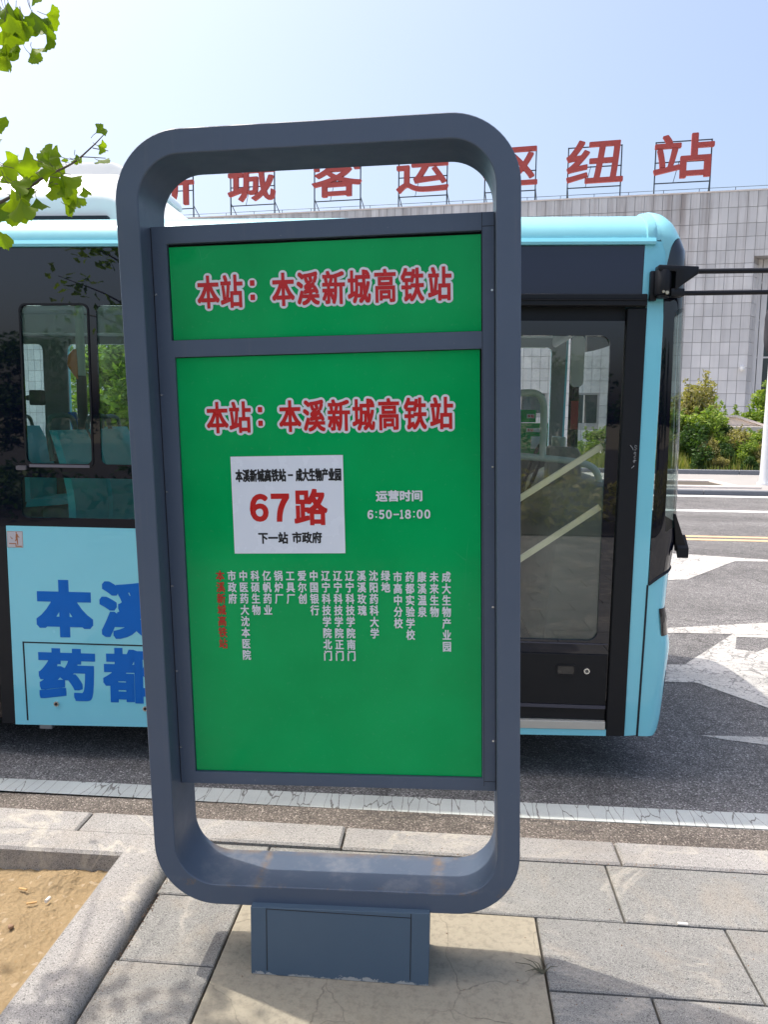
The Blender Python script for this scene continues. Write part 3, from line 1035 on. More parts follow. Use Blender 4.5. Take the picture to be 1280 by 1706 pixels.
# front door surround
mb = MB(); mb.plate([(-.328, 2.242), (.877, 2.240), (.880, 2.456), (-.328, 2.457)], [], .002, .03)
B(mb, 'blank_upper_panel', M['sky_tint_panel'])
mb = MB()
mb.box(-.33, .895, -.03, .03, 2.183, 2.236)
mb.box(-.33, .895, -.034, -.03, 2.206, 2.214)
dh = B(mb, 'door_header_rail', M['black_trim'], bevel=.004)
mb = MB(); mb.box(-.31, .812, .03, .06, 2.10, 2.19); B(mb, 'door_header_gap', M['black_trim'])
mb = MB(); mb.plate([(.807, .112), (.894, .114), (.903, 2.176), (.815, 2.176)], [], -.004, .05)
post = B(mb, 'door_post', M['black_trim'], bevel=.004)
# chalk scribble on the post
ck = MB()
for st in ([(.8575, 1.545), (.870, 1.530), (.872, 1.522)], [(.889, 1.540), (.880, 1.546), (.878, 1.537), (.887, 1.530), (.884, 1.522), (.877, 1.524)], [(.879, 1.513), (.886, 1.510), (.884, 1.502), (.877, 1.505), (.879, 1.513)],
           [(.886, 1.496), (.878, 1.492), (.877, 1.486), (.885, 1.483)], [(.888, 1.474), (.873, 1.470)], [(.880, 1.478), (.879, 1.462)], [(.880, 1.448), (.868, 1.437)]):
    ck.tube([(a-.002, -.0045, b) for a, b in st], .0009, 5)
ck.build('chalk_scribble', M['chalk'], post)
# door leaves
def leaf(u0, u1, clear):
    d = MB()
    d.plate([(u0, .262), (u1, .262), (u1+.006, 2.12), (u0, 2.12)], [clear], .018, .030)
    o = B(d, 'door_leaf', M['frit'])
    gl = MB(); gl.plate([(u0+.01, .53), (u1-.012, .53), (u1-.01, 2.105), (u0+.01, 2.105)], [], .0302, .0342)
    gl.build('door_pane', M['front_door_glass'], o)
    p = MB(); p.plate([(u0, .265), (u1-.004, .265), (u1-.003, .520), (u0, .520)], [], .010, .0178)
    lp = p.build('lower_panel', M['black_trim'], o, bevel=.002)
    vt = plain('violet_grey_trim', (.06, .06, .085), .35)
    tr = MB(); tr.box(u0, u1-.003, .008, .0178, .2455, .2625); tr.build('trim_strip', vt, o)
    tr = MB(); tr.box(u0, u1-.004, .013, .0178, .5695, .5745); tr.build('trim_strip', vt, o)
    return o, lp
lf, lp = leaf(.262, .803, rr(.296, .747, .588, 2.052, .045))
leaf(-.30, .255, rr(-.25, .222, .588, 2.052, .045))
hd = MB(); hd.plate(rr(.553, .648, .411, .466, .012), [rr(.561, .640, .418, .459, .008)], .0045, .010); hd.build('handle_bezel', M['black_trim'], lf, smooth=40)
hd = MB(); hd.plate(rr(.560, .641, .417, .460, .008), [], .0085, .0098); hd.build('handle_recess', M['black_gloss'], lf)
lk = MB(); lk.plate([(.701+.0145*math.cos(a), .4375+.0145*math.sin(a)) for a in [2*math.pi*k/24 for k in range(24)]], [[(.701+.0085*math.cos(a), .4375+.0085*math.sin(a)) for a in [2*math.pi*k/20 for k in range(20)]]], .003, .010)
lk.build('door_lock', M['lock'], lf, smooth=40)
lk = MB(); lk.tube([(.701, .0055, .4375), (.701, .010, .4375)], .0078, 16); lk.build('lock_core', plain('lock_core', (.12, .12, .12), .4, metal=.6), lf)
for a, b in (((.295, 1.235), (.741, 1.537)), ((.295, .925), (.744, 1.242))):
    h_ = MB()
    v = Vector((b[0]-a[0], 0, b[1]-a[1])).normalized(); nn = Vector((-v.z, 0, v.x))
    prof = [(-.013, -.012), (.013, -.012), (.016, 0), (.013, .012), (-.013, .012), (-.016, 0)]
    h_.loft([[Vector((q[0], .075, q[1]))+nn*p[0]+Vector((0, p[1], 0)) for p in prof] for q in (a, b)], 0, True, True)
    h_.build('door_handrail', M['rail_gold'], lf, smooth=35)
mb = MB(); mb.box(-.33, .80, .02, .06, .186, .246); B(mb, 'step_riser', M['black_trim'])
mb = MB(); mb.plate([(-.33, .128), (.800, .144), (.800, .184), (-.33, .172)], [], -.003, .06); B(mb, 'step_plate', M['steel'], bevel=.002)
mb = MB(); mb.plate([(-.33, skirt(-.33)+.0), (.806, .112), (.806, .143), (-.33, .127)], [], 0, .05); B(mb, 'sill', M['aqua'])
# aqua corner pillar
mb = MB()
mb.plate([(.896, .115), (.957, .122), (.966, .60), (.972, .98), (.977, 1.6), (.979, 2.13), (.970, 2.30), (.985, 2.47), (.90, 2.478), (.880, 2.458), (.878, 2.235), (.904, 2.235), (.903, 2.16)], [], .001, .03)
B(mb, 'corner_pillar', M['aqua'])
# front: lofted bumper, windscreen and brow
def lerp_tab(tab, z):
    for (a, u), (b, v) in zip(tab, tab[1:]):
        if z <= b: return u+(v-u)*max(0, (z-a)/(b-a))
    return tab[-1][1]
ATAB = [(.10, .12), (.118, .138), (.14, .152), (.2, .162), (.30, .168), (.40, .172), (.50, .180), (.56, .184), (.60, .176), (.64, .160), (.75, .146), (.85, .165), (.95, .19), (1.1, .215), (1.5, .205), (1.94, .187), (2.2, .182), (2.40, .186), (2.46, .196), (2.52, .196), (2.56, .170), (2.60, .115), (2.632, 0)]
UTAB = [(.10, .955), (.5, .968), (.95, .976), (1.6, .979), (2.2, .979), (2.42, .974), (2.47, .955), (2.52, .928), (2.632, .915)]
NPH = 84
PHI = []
for k in range(NPH+1):
    t = k/NPH
    PHI.append(math.pi*(t-.11*math.sin(2*math.pi*t)))
def bulge(phi, z=1.5):
    t = min(1, abs(math.cos(phi)))
    n = 5.2-1.8*min(1, max(0, (z-.62)/.3))
    return (1-t**n)**(1/n)
def side_in(z):
    return 0. if z < 2.478 else .22-.22*math.sqrt(max(0, 1-((z-2.478)/.152)**2))
def front_raw(phi, z):
    A, u0, d0 = lerp_tab(ATAB, z), lerp_tab(UTAB, z), side_in(min(z, 2.63))
    h = W/2-d0
    b = bulge(phi, z)
    return Vector((u0+A*b, W/2-h*math.cos(phi), z+(.05*b*min(1, (z-2.5)/.12) if z > 2.5 else 0)))
def front_pt(phi, z, out=0.):
    p = front_raw(phi, z)
    if out:
        e = .01
        tp = front_raw(min(math.pi, phi+e), z)-front_raw(max(0, phi-e), z)
        n = Vector((tp.y, -tp.x, 0)).normalized()
        p = p+n*out
    return p
def low_edge(phi):
    s = min(1, bulge(phi)/.75)
    return .872+.066*(1-(1-s)**2)
def top_edge(phi):
    s = min(1, bulge(phi)/.62)
    return 2.33+.165*math.sqrt(max(0, 1-(1-s)**2))
def front_rows(f0, f1, n, phis=PHI, out=0.):
    return [[front_pt(p, f0(p)+(f1(p)-f0(p))*k/n, out) for p in phis] for k in range(n+1)]
mb = MB(); mb.loft(front_rows(lambda p: .118-.0*p, low_edge, 34))
bump = B(mb, 'bumper', M['aqua'], smooth=50)
mb = MB(); mb.loft(front_rows(lambda p: low_edge(p)+.012, lambda p: top_edge(p), 30))
# black margins near both pillars and along the lower edge, clear in the middle
cnt = 0
nj = NPH
for i in range(30):
    for j in range(nj):
        p = PHI[j]
        z = low_edge(p)+(top_edge(p)-low_edge(p))*i/30
        edge = bulge(p) < (.27 if p < 1.5 else .4)
        mb.m[i*nj+j] = 1 if (edge or z < 1.12 or z > 2.14) else 0
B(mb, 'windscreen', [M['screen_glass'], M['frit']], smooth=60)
mb = MB(); mb.loft(front_rows(lambda p: top_edge(p)+.003, lambda p: 2.632, 16))
B(mb, 'brow', M['aqua_roof'], smooth=60)
# ridge where the brow meets the roof
mb = MB()
mb.loft([[(x, W/2+(p[0]-W/2)*(1+.006*k), p[1]+.012*k) for p in rp] for x, k in ((.885, 0), (.89, .9), (.908, 1), (.925, .9), (.932, 0))])
B(mb, 'roof_joint', M['aqua_roof'], smooth=50)
# black seam between corner pillar and bumper, and around the windscreen foot
mb = MB(); mb.plate([(.952, .118), (.962, .118), (.971, .6), (.9745, .875), (.966, .875), (.962, .6)], [], -.002, .006)
mb.tube([front_pt(p, low_edge(p)+.006, .001) for p in PHI[:42]], .0065, 6)
B(mb, 'front_seam', M['seam'])
# headlamps, fog-lamp bezel
for sgn_ in (0, 1):
    ph = [PHI[k] for k in (range(7, 30) if not sgn_ else range(NPH-29, NPH-6))]
    mb = MB()
    rows = []
    for k in range(9):
        t = k/8
        rows.append([front_pt(p, .625+.135*t, .002+.005*math.sin(math.pi*t)) for p in ph])
    mb.loft(rows)
    B(mb, 'headlight', M['lens'], smooth=60)
mb = MB(); mb.loft([[front_pt(p, z, .004) for p in PHI[20:38]] for z in (.30, .36, .42)])
B(mb, 'fog_lamp_recess', M['black_gloss'], smooth=60)
mb = MB(); mb.loft([[front_pt(p, z, .004) for p in PHI[22:63]] for z in (.20, .235, .27)])
B(mb, 'lower_grille', M['black_trim'], smooth=60)
# wiper at the foot of the windscreen
mb = MB()
w0 = front_pt(PHI[19], 1.03, .015); w1 = front_pt(PHI[14], 1.20, .012)
mb.loft([[w0+Vector((.0, -.02, -.03)), w0+Vector((.055, -.02, -.03)), w0+Vector((.055, .03, .05)), w0+Vector((.0, .03, .05))],
         [w0+Vector((.0, -.02, .02)), w0+Vector((.055, -.02, .02)), w0+Vector((.05, .03, .08)), w0+Vector((.0, .03, .08))]], 0, True, True)
mb.loft([[w0+Vector((.0, 0, .0)), w0+Vector((.058, 0, .0)), w0+Vector((.058, .03, .0)), w0+Vector((0, .03, .0))],
         [w1+Vector((-.005, 0, .02)), w1+Vector((.005, 0, .02)), w1+Vector((.005, .02, .02)), w1+Vector((-.005, .02, .02))]], 0, True, True)
mb.tube([front_pt(PHI[k], 1.0+.002*k, .02) for k in range(20, 50)], .009, 6)
B(mb, 'wiper', M['black_trim'], bevel=.003)
# mirror arm on the near corner
mb = MB()
mb.prism([(.925, 2.355), (1.10, 2.347), (1.10, 2.315), (1.012, 2.252), (1.0, 2.245), (1.0, 2.325), (.925, 2.33)], 'y', -.085, -.015)
mb.box(.985, 1.045, -.08, -.02, 2.218, 2.252)
mb.box(.905, .935, -.03, .0, 2.205, 2.338)
mb.tube([(.955, -.052, 2.225), (.955, -.052, 2.335)], .036, 18)
mb.tube([(.955, -.052, 2.212), (.955, -.052, 2.226)], .028, 18)
arm = B(mb, 'mirror_bracket', M['black_trim'], smooth=30, bevel=.004)
bo = MB(); bo.tube([(.963, -.096, 2.231), (.963, -.080, 2.231)], .0085, 6); bo.tube([(.948, -.092, 2.236), (.948, -.080, 2.236)], .006, 6); bo.build('bracket_bolt', M['bolt'], arm)
mb = MB()
mb.tube([(1.09, -.05, 2.331), (1.62, -.058, 2.335), (1.78, -.06, 2.325), (1.84, -.06, 2.27)], .0115, 12)
mb.tube([(1.03, -.05, 2.234), (1.50, -.056, 2.240), (1.84, -.06, 2.243)], .0105, 12)
mb.tube([(1.84, -.06, 2.30), (1.84, -.06, 2.0)], .0115, 12)
B(mb, 'mirror_arm', M['black_trim'], smooth=40)
mb = MB()
rows = []
cxm, czm = 1.63, 2.02
for k in range(9):
    t = -1+2*k/8
    s = math.sqrt(max(.02, 1-t*t*.92))
    rows.append([(1.635+p[0]*s, -.06+.05*t, 2.075+p[1]*s) for p in rr(-.225, .225, -.145, .145, .10, 6)])
mb.loft(rows, 0, True, True)
mh = B(mb, 'mirror_head', M['mirror_shell'], smooth=40)
mb = MB()
rim = rr(-.215, .215, -.137, .137, .095, 6)
mb.tube([(1.635+p[0]*.98, -.10, 2.075+p[1]*.98) for p in rim]+[(1.635+rim[0][0]*.98, -.10, 2.075+rim[0][1]*.98)], .008, 6)
mb.build('mirror_rim', M['mirror_rim'], mh, smooth=40)
# sticker and lettering on the side
st = MB(); st.box(-2.212, -2.130, -.0008, .0, .992, 1.075); s_o = st.build('step_sticker', M['sticker'], side)
pg = MB()
Yp = -.0012
def pq(*pts): pg.add([(-2.212+.082*a, Yp, .992+.083*b) for a, b in pts], [tuple(range(len(pts)))])
pq((.0, .0), (1, 0), (1, .02), (0, .02)); pq((0, .98), (1, .98), (1, 1), (0, 1)); pq((0, .02), (.02, .02), (.02, .98), (0, .98)); pq((.98, .02), (1, .02), (1, .98), (.98, .98))
pq((.12, .21), (.52, .21), (.52, .27), (.12, .27)); pq((.52, .05), (.58, .05), (.58, .27), (.52, .27)); pq((.58, .05), (.92, .05), (.92, .115), (.58, .115))
pg.add([(-2.212+.082*(.60+.045*math.cos(a)), Yp, .992+.083*(.91+.045*math.sin(a))) for a in [2*math.pi*k/14 for k in range(14)]], [tuple(range(14))])
pq((.54, .56), (.67, .56), (.70, .8), (.64, .86), (.57, .84)); pq((.68, .78), (.80, .62), (.78, .59), (.66, .70)); pq((.59, .56), (.68, .56), (.70, .17), (.64, .17)); pq((.58, .57), (.64, .50), (.53, .37), (.49, .40))
pq((.2, .66), (.23, .68), (.31, .57), (.28, .55)); pq((.27, .53), (.36, .50), (.34, .60))
pg.build('sticker_pictogram', M['orange_ink'], side, recalc=False)
lt = MB()
for ch, a, b, z0, z1 in (('本', -2.077, -1.780, .533, .831), ('溪', -1.744, -1.440, .533, .833), ('药', -2.078, -1.777, .198, .474), ('都', -1.738, -1.448, .196, .486)):
    write(lt, ch, a, b, z0, z1, -.0018, .0152 if ch == '本' else .0115, 8, square=True)
lt.build('side_lettering', M['bus_blue'], side, recalc=False)
# far side, rear, floor
mb = MB()
fw = [rr(-6.9, -5.1, 1.46, 2.23, .05), rr(-4.95, -3.23, 1.46, 2.23, .05), rr(-3.03, -1.40, 1.46, 2.23, .05), rr(-1.30, -.12, 1.40, 2.23, .05), rr(-.02, .83, 1.30, 2.22, .04)]
mb.plate([(XR, .09), (.93, .11), (.96, 2.478), (XR, 2.478)], fw, W-.035, W)
far = B(mb, 'far_wall', M['aqua'])
mb = MB(); mb.plate([(XR+.03, .3), (.92, .3), (.94, 2.44), (XR+.03, 2.44)], fw, W-.05, W-.0352); B(mb, 'inner_wall', plain('grey_inner_wall', (.22, .24, .25), .6))
for q in fw:
    xs = [p[0] for p in q]; zs = [p[1] for p in q]
    p_ = MB(); p_.plate([(min(xs), min(zs)), (max(xs), min(zs)), (max(xs), max(zs)), (min(xs), max(zs))], [], W-.02, W-.016)
    p_.build('far_window_pane', M['door_glass'], far)
mb = MB(); mb.plate([(XR+.01, .2), (.9, .2), (.92, 1.35), (XR+.01, 1.35)], [], W-.07, W-.052); B(mb, 'inner_lining', M['dark_int'])
mb = MB()
mb.plate([(XR+.01, 2.29), (.9, 2.29), (.9, 2.45), (XR+.01, 2.45)], [], W-.30, W-.04); mb.plate([(XR+.01, 2.29), (-.4, 2.29), (-.4, 2.44), (XR+.01, 2.44)], [], .04, .24)
B(mb, 'air_duct', M['cream_int'])
mb = MB(); mb.prism([(0.02, .1), (W-.02, .1), (W-.01, 2.478)] + [(p[0], p[1]) for p in reversed(rp)] + [(.01, 2.478)], 'x', XR-.02, XR+.02)
B(mb, 'rear_wall', M['aqua'])
mb = MB(); mb.box(XR, .9, .05, W-.05, .16, .24); mb.box(XR, -2.0, .06, W-.06, .24, .62); B(mb, 'floor', M['dark_int'])
mb = MB(); mb.box(XR+.3, .2, .35, W-.35, .02, .16); mb.box(-1.5, -.5, .12, W-.12, .03, .16); B(mb, 'underframe', M['black_trim'])
for wx in (-.93, -5.3):
    for wy in (.03, W-.28):
        t_ = MB()
        rows = []
        for r_, dy in ((.25, 0), (.40, -.0), (.445, .03), (.455, .1), (.455, .16), (.44, .22), (.40, .25), (.25, .25)):
            rows.append([(wx+r_*math.cos(2*math.pi*k/36), wy+dy, .333+r_*math.sin(2*math.pi*k/36)) for k in range(36)])
        t_.loft(rows, 0, True)
        wh = B(t_, 'wheel', M['tyre'], smooth=40)
        r2 = MB()
        rows = []
        for r_, dy in ((.0, .05), (.1, .05), (.12, .1), (.2, .12), (.24, .02), (.255, .01)):
            yy = wy+dy if wy < 1 else wy+.25-dy
            rows.append([(wx+max(.002, r_)*math.cos(2*math.pi*k/30), yy, .333+max(.002, r_)*math.sin(2*math.pi*k/30)) for k in range(30)])
        r2.loft(rows, 0, True); r2.build('rim', M['rim'], wh, smooth=40)
# roof air-conditioning fairing
mb = MB()
def ac_sec(y, z): return [(XR+1.2, y, z)]
secs = []
prof = [(.5, 2.63), (.5, 2.815), (.505, 2.84), (.53, 2.87), (.62, 2.95), (.78, 3.03), (.95, 3.07), (1.5, 3.07), (1.67, 3.03), (1.83, 2.95), (1.92, 2.87), (1.95, 2.82), (1.95, 2.63)]
for x, k in ((XR+1.3, .0), (XR+1.5, 1.), (-1.93, 1.), (-1.88, .985), (-1.83, .93), (-1.76, .80), (-1.54, .42), (-1.36, 0.)):
    secs.append([(x, p[0]+(0.0 if k > .85 else .03*(1-k)), 2.63+(p[1]-2.63)*k if p[1] > 2.63 else 2.60) for p in prof])
mb.loft(secs, 0, False, True)
B(mb, 'roof_unit', M['white_plastic'], smooth=32)
mb = MB()
mb.prism([(XR+1.5, 3.0), (-1.75, 3.0), (-1.78, 3.07), (-2.02, 3.165), (XR+1.6, 3.165)], 'y', .98, 1.5)
B(mb, 'roof_unit', M['white_plastic'], bevel=.02, smooth=40)
mb = MB(); mb.box(-3.2, -1.84, .462, .499, 2.62, 2.722); B(mb, 'roof_unit_gap', M['seam'])
# seats
def seat(u, d, flip=1, mat='seat', zf=.62):
    s = MB()
    rows = []
    for k in range(10):
        t = k/9
        z = zf+.40+.56*t
        x = u-.02-.10*t+.04*math.sin(math.pi*t)
        hw = .20-.03*max(0, t-.7)/.3
        rows.append([(x-.03+.012*abs(v), d+hw*v, z) for v in (-1, -.6, 0, .6, 1)]+[(x+.02, d+hw*v, z) for v in (1, .6, 0, -.6, -1)])
    s.loft(rows, 0, True, True)
    s.loft([[(u-.04, d+.2*v, zf+.36), (u+.20, d+.2*v, zf+.38), (u+.38, d+.2*v, zf+.40), (u+.40, d+.2*v, zf+.43), (u+.2, d+.2*v, zf+.43), (u-.02, d+.2*v, zf+.42)] for v in (-1, -.5, .5, 1)], 0, True, True)
    o = B(s, 'seat', M[mat], smooth=50)
    h = MB()
    h.tube(smooth_path([(u-.13, d-.16, zf+.80), (u-.15, d-.155, zf+.96), (u-.155, d-.10, zf+1.03), (u-.155, d+.10, zf+1.03), (u-.15, d+.155, zf+.96), (u-.13, d+.16, zf+.80)], 5), .014, 8)
    h.build('seat_handle', M['seat_frame'], o, smooth=60)
    l_ = MB(); l_.box(u+.05, u+.25, d-.12, d+.12, zf-.38 if zf > .5 else .24, zf+.37); l_.build('seat_leg', M['seat_frame'], o)
seat(-1.92, .34); seat(-1.92, .80); seat(-2.62, .34); seat(-1.30, .34, 1, 'seat_brown', .55); seat(-1.62, 1.98); seat(-2.35, 1.98); seat(-1.02, 1.98, 1, 'seat', .5); seat(-3.05, 1.98)
# grab poles and rails
def pole(name, pts, r=.0165, mat='rail_green', sm=True):
    t_ = MB(); t_.tube(smooth_path(pts, 6) if sm else pts, r, 10)
    return B(t_, name, M[mat], smooth=60)
pole('grab_rail', [(.40, .9, 1.812), (.46, .9, 1.818), (.53, .9, 1.812), (.570, .9, 1.755), (.575, .9, 1.60), (.574, .9, 1.43)], .021)
pole('grab_rail', [(.40, .9, 1.45), (.60, .9, 1.435), (.80, .9, 1.412), (.885, .9, 1.37), (.912, .9, 1.28), (.912, .9, 1.1), (.905, .9, .5)], .021)
pole('grab_pole', [(-2.24, .95, .62), (-2.24, .95, 1.90)], .03, 'dark_int', False)
pole('grab_pole', [(-2.24, .95, 1.90), (-2.24, .95, 2.43)], .026, 'rail_green', False)
pole('grab_pole', [(-2.12, 1.5, 1.0), (-2.12, 1.5, 2.43)], .017, 'rail_green', False)
t_ = MB(); t_.prism([(-2.275, 1.90), (-2.315, 1.96), (-2.31, 2.02), (-2.275, 2.06), (-2.255, 2.06), (-2.245, 1.87)], 'y', .92, .98); B(t_, 'pole_wrap', M['orange'], bevel=.008)
t_ = MB(); t_.prism([(-2.36, 1.68), (-2.315, 1.68), (-2.275, 1.48), (-2.31, 1.46)], 'y', 1.0, 1.03); B(t_, 'blue_tag', M['blue_plastic'], bevel=.004)
t_ = MB(); t_.box(-2.77, -2.68, 1.3, 1.36, 1.725, 1.825); t_.box(-2.80, -2.769, 1.31, 1.34, 1.755, 1.79); B(t_, 'validator', M['dark_int'], bevel=.01)
# driver's end: dash, fare box, notices, sun blind, mirror
t_ = MB(); t_.prism([(.55, .3), (1.05, .3), (1.12, 1.10), (1.05, 1.28), (.80, 1.32), (.66, 1.24), (.60, .9)], 'y', .55, 2.3); B(t_, 'dashboard', plain('grey_green_dash', (.16, .18, .14), .6), bevel=.03, smooth=40)
t_ = MB(); t_.prism([(.655, 1.245), (.88, 1.245), (.865, 1.46), (.84, 1.49), (.67, 1.495), (.655, 1.48)], 'y', 1.25, 1.38); B(t_, 'fare_box', plain('grey_fare_box', (.25, .24, .2), .5), bevel=.012)
t_ = MB(); t_.plate([(.42, 1.385), (.755, 1.385), (.755, 1.64), (.42, 1.64)], [], 1.95, 1.96); t_.plate([(.42, 1.645), (.665, 1.645), (.665, 1.735), (.42, 1.735)], [], 1.95, 1.96)
nb = B(t_, 'notice_board', M['green'])
t_ = MB(); t_.box(.635, .715, 1.948, 1.9495, 1.455, 1.545); t_.box(.60, .655, 1.948, 1.9495, 1.675, 1.705); t_.box(.60, .75, 1.948, 1.9495, 1.575, 1.605); t_.build('notice_card', M['white_card'], nb)
t_ = MB()
write(t_, '本站', .603, .652, 1.678, 1.702, 1.9475, .001, 6); t_.build('notice_lettering', M['red_ink'], nb, recalc=False); t_ = MB()
write(t_, '本站', .603, .652, 1.578, 1.602, 1.9475, .001, 6); t_.build('notice_lettering', M['red_ink'], nb, recalc=False)
t_ = MB(); t_.box(.905, .955, 1.9, 1.91, 1.60, 1.80); B(t_, 'red_notice', plain('faded_red_notice', (.3, .03, .02), .5))
t_ = MB(); t_.plate(rr(.74, .815, 1.86, 2.16, .03), [], 1.0, 1.03); B(t_, 'sun_blind', M['cream_int'], smooth=40)
t_ = MB(); t_.tube(smooth_path([(.86, .8, 2.30), (.93, .82, 2.24), (.95, .85, 2.17)]), .012, 8); B(t_, 'blind_arm', M['cream_int'], smooth=60)
t_ = MB(); t_.box(.78, .82, 1.55, 1.95, .6, 1.55); t_.box(.3, .34, 1.3, 2.2, .3, 1.35); B(t_, 'driver_partition', M['rail_green'], bevel=.01)
t_ = MB(); t_.tube([(.62+.2*math.cos(a)*.35, 1.75+.2*math.sin(a), 1.3+.2*math.cos(a)) for a in [2*math.pi*k/24 for k in range(25)]], .014, 8); B(t_, 'steering_wheel', M['black_trim'], smooth=60)
t_ = MB(); t_.box(.80, .84, .6, 2.2, 2.2, 2.44); t_.prism([(.45, 2.32), (.9, 2.30), (.9, 2.44), (.45, 2.44)], 'y', .35, 1.6); B(t_, 'front_bulkhead', M['cream_int'], bevel=.02)

# ------------------------------------------------------------------ the terminal building
BL = R(-7.7547)
bld = empty('terminal_building', (17.4153, 48.0, 0), BL, 'large grey stone-tiled station building with a flat roof behind the road', 'building')
BZ = 15.1
def facade():
    w = MB(); j = MB()
    rows = [BZ, 14.2, 13.29]
    while rows[-1] > .4: rows.append(rows[-1]-.757)
    u = -62.0
    xs = []
    x = .215
    while x > -62: xs.append(x); x -= .525
    xs = xs[::-1]
    xr = [.215+.525*i for i in range(1, 60)]
    allx = xs+xr
    wins = [(-9.9, -8.3, 1.6, 3.35), (-14.5, -11.5, 2.2, 3.4), (-20, -17, 2.2, 3.4), (-26, -23, 2.2, 3.4), (-38, -35, 1.6, 3.4)]
    holes = [(.215, 6.6, -1, 11.39), (.30, 4.2, 12.57, 12.81)]+wins
    e = .014
    for a, b in zip(allx, allx[1:]):
        for z1, z0 in zip(rows, rows[1:]):
            zz0 = z0
            zz1 = z1
            skip = False
            for h in holes:
                if a > h[0]-.05 and b < h[1]+.3 and z0 > h[2]-.5 and z1 < h[3]+.15: skip = True
            if a >= .2 and b < 6.7 and z0 < 11.39 < z1: zz0 = 11.40; skip = False
            if skip or zz1-zz0 < .1: continue
            w.box(a+e, b-e, 0, .06, zz0+e, zz1-e)
    # backing, parapet
    outer = [(-62, -.3), (.20, -.3), (.20, 11.40), (6.6, 11.40), (6.6, -.3), (31, -.3), (31, BZ-.01), (-62, BZ-.01)]
    j.plate(outer, [[(h[0], h[2]), (h[1], h[2]), (h[1], h[3]), (h[0], h[3])] for h in holes[1:]], .035, .5)
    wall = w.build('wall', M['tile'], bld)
    j.build('wall_joints', M['joint_grey'], bld)
    m2 = MB(); m2.box(-62, 31, .5, 26, 14.6, 14.9); m2.box(-62, 31, 25.5, 26, -.3, 15.0); m2.box(-62.0, -61.5, .5, 25.5, -.3, 15); m2.box(30.5, 31, .5, 25.5, -.3, 15); m2.build('roof', M['joint_grey'], bld)
    c = MB(); c.box(-62, 31, -.03, .55, BZ-.008, BZ+.07); c.build('coping', M['stone'], bld)
    # recessed entrance: reveals in tile, soffit, dark glazing
    rv = MB(); rv2 = MB()
    for z1, z0 in zip(rows, rows[1:]):
        if z1 > 11.5: continue
        for k in range(2):
            y0, y1 = .08+.525*k, .08+.525*(k+1)
            q0, q1 = (.222+.25*k+.008, .02+.46*k+.012), (.222+.25*(k+1)-.008, .02+.46*(k+1)-.012)
            rv.add([(q0[0], q0[1], z0+e), (q1[0], q1[1], z0+e), (q1[0], q1[1], z1-e), (q0[0], q0[1], z1-e), (q0[0]-.05, q0[1]+.04, z0+e), (q1[0]-.05, q1[1]+.04, z0+e), (q1[0]-.05, q1[1]+.04, z1-e), (q0[0]-.05, q0[1]+.04, z1-e)], [(0, 1, 2, 3), (4, 7, 6, 5), (0, 4, 5, 1), (1, 5, 6, 2), (2, 6, 7, 3), (3, 7, 4, 0)])
            rv2.box(6.6, 6.66, y0+e, y1-e, z0+e, z1-e)
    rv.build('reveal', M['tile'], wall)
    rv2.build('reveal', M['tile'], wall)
    sf = MB(); sf.box(.0, 6.8, .5, 1.4, 11.41, 11.7); sf.prism([(.15, .04), (.70, 1.0), (.70, 1.4), (.05, 1.4), (.05, .5)], 'z', -.3, 11.4); sf.box(6.66, 6.8, .5, 1.4, -.3, 11.4); sf.build('soffit', M['joint_grey'], bld)
    gz = MB(); gz.box(.705, 6.6, 1.14, 1.2, -.3, 11.4); g_o = gz.build('entrance_glazing', M['dark_glass'], bld)
    fm = MB()
    fm.box(.705, .93, 1.0, 1.138, -.3, 11.39)
    for k in range(5): fm.box(.98+1.2*k, 1.30+1.2*k, 1.02, 1.138, -.3, 11.39)
    for k in range(5): fm.box(.71, 6.59, 1.05, 1.136, 2.2*k+1.2, 2.2*k+1.3)
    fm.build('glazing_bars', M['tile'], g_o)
    for k, h in enumerate(wins):
        q = MB(); q.box(h[0]+.002, h[1]-.002, .12, .2, h[2]+.002, h[3]-.002); wo = q.build('window', M['dark_glass'], bld)
        q = MB(); q.box((h[0]+h[1])/2-.04, (h[0]+h[1])/2+.04, .08, .118, h[2]+.01, h[3]-.01); q.build('window_bar', M['stone'], wo)
    lv = MB()
    lv.box(.302, 4.198, .15, .3, 12.572, 12.808)
    lv.build('louvre', M['dark_glass'], bld)
    ld = MB()
    for i in range(46): ld.tube([(-61+2*i, .2, BZ), (-61+2*i, .2, BZ+.3)], .018, 4)
    ld.tube([(-61.5, .2, BZ+.3), (30, .2, BZ+.3)], .016, 4)
    ld.build('lightning_rod', M['steel_frame'], bld)
facade()
def loc_b(u, d, z=0):
    c, s = math.cos(BL), math.sin(BL)
    return (17.4153+u*c-d*s, 48.0+u*s+d*c, z)
names = [('新', -37.0, 'first red rooftop letter 新, half hidden by the bus stop frame'), ('城', -31.15, 'red rooftop letter 城 between 新 and 客 above the station'), ('客', -25.25, 'red rooftop letter 客 between 城 and 运 above the station'),
         ('运', -19.6, 'red rooftop letter 运 between 客 and 枢 above the station'), ('枢', -14.1, 'red rooftop letter 枢 partly hidden behind the bus stop frame corner'), ('纽', -9.05, 'red rooftop letter 纽 between 枢 and 站 on its steel frame'), ('站', -3.98, 'last red rooftop letter 站 of the station name, beside the bus front')]
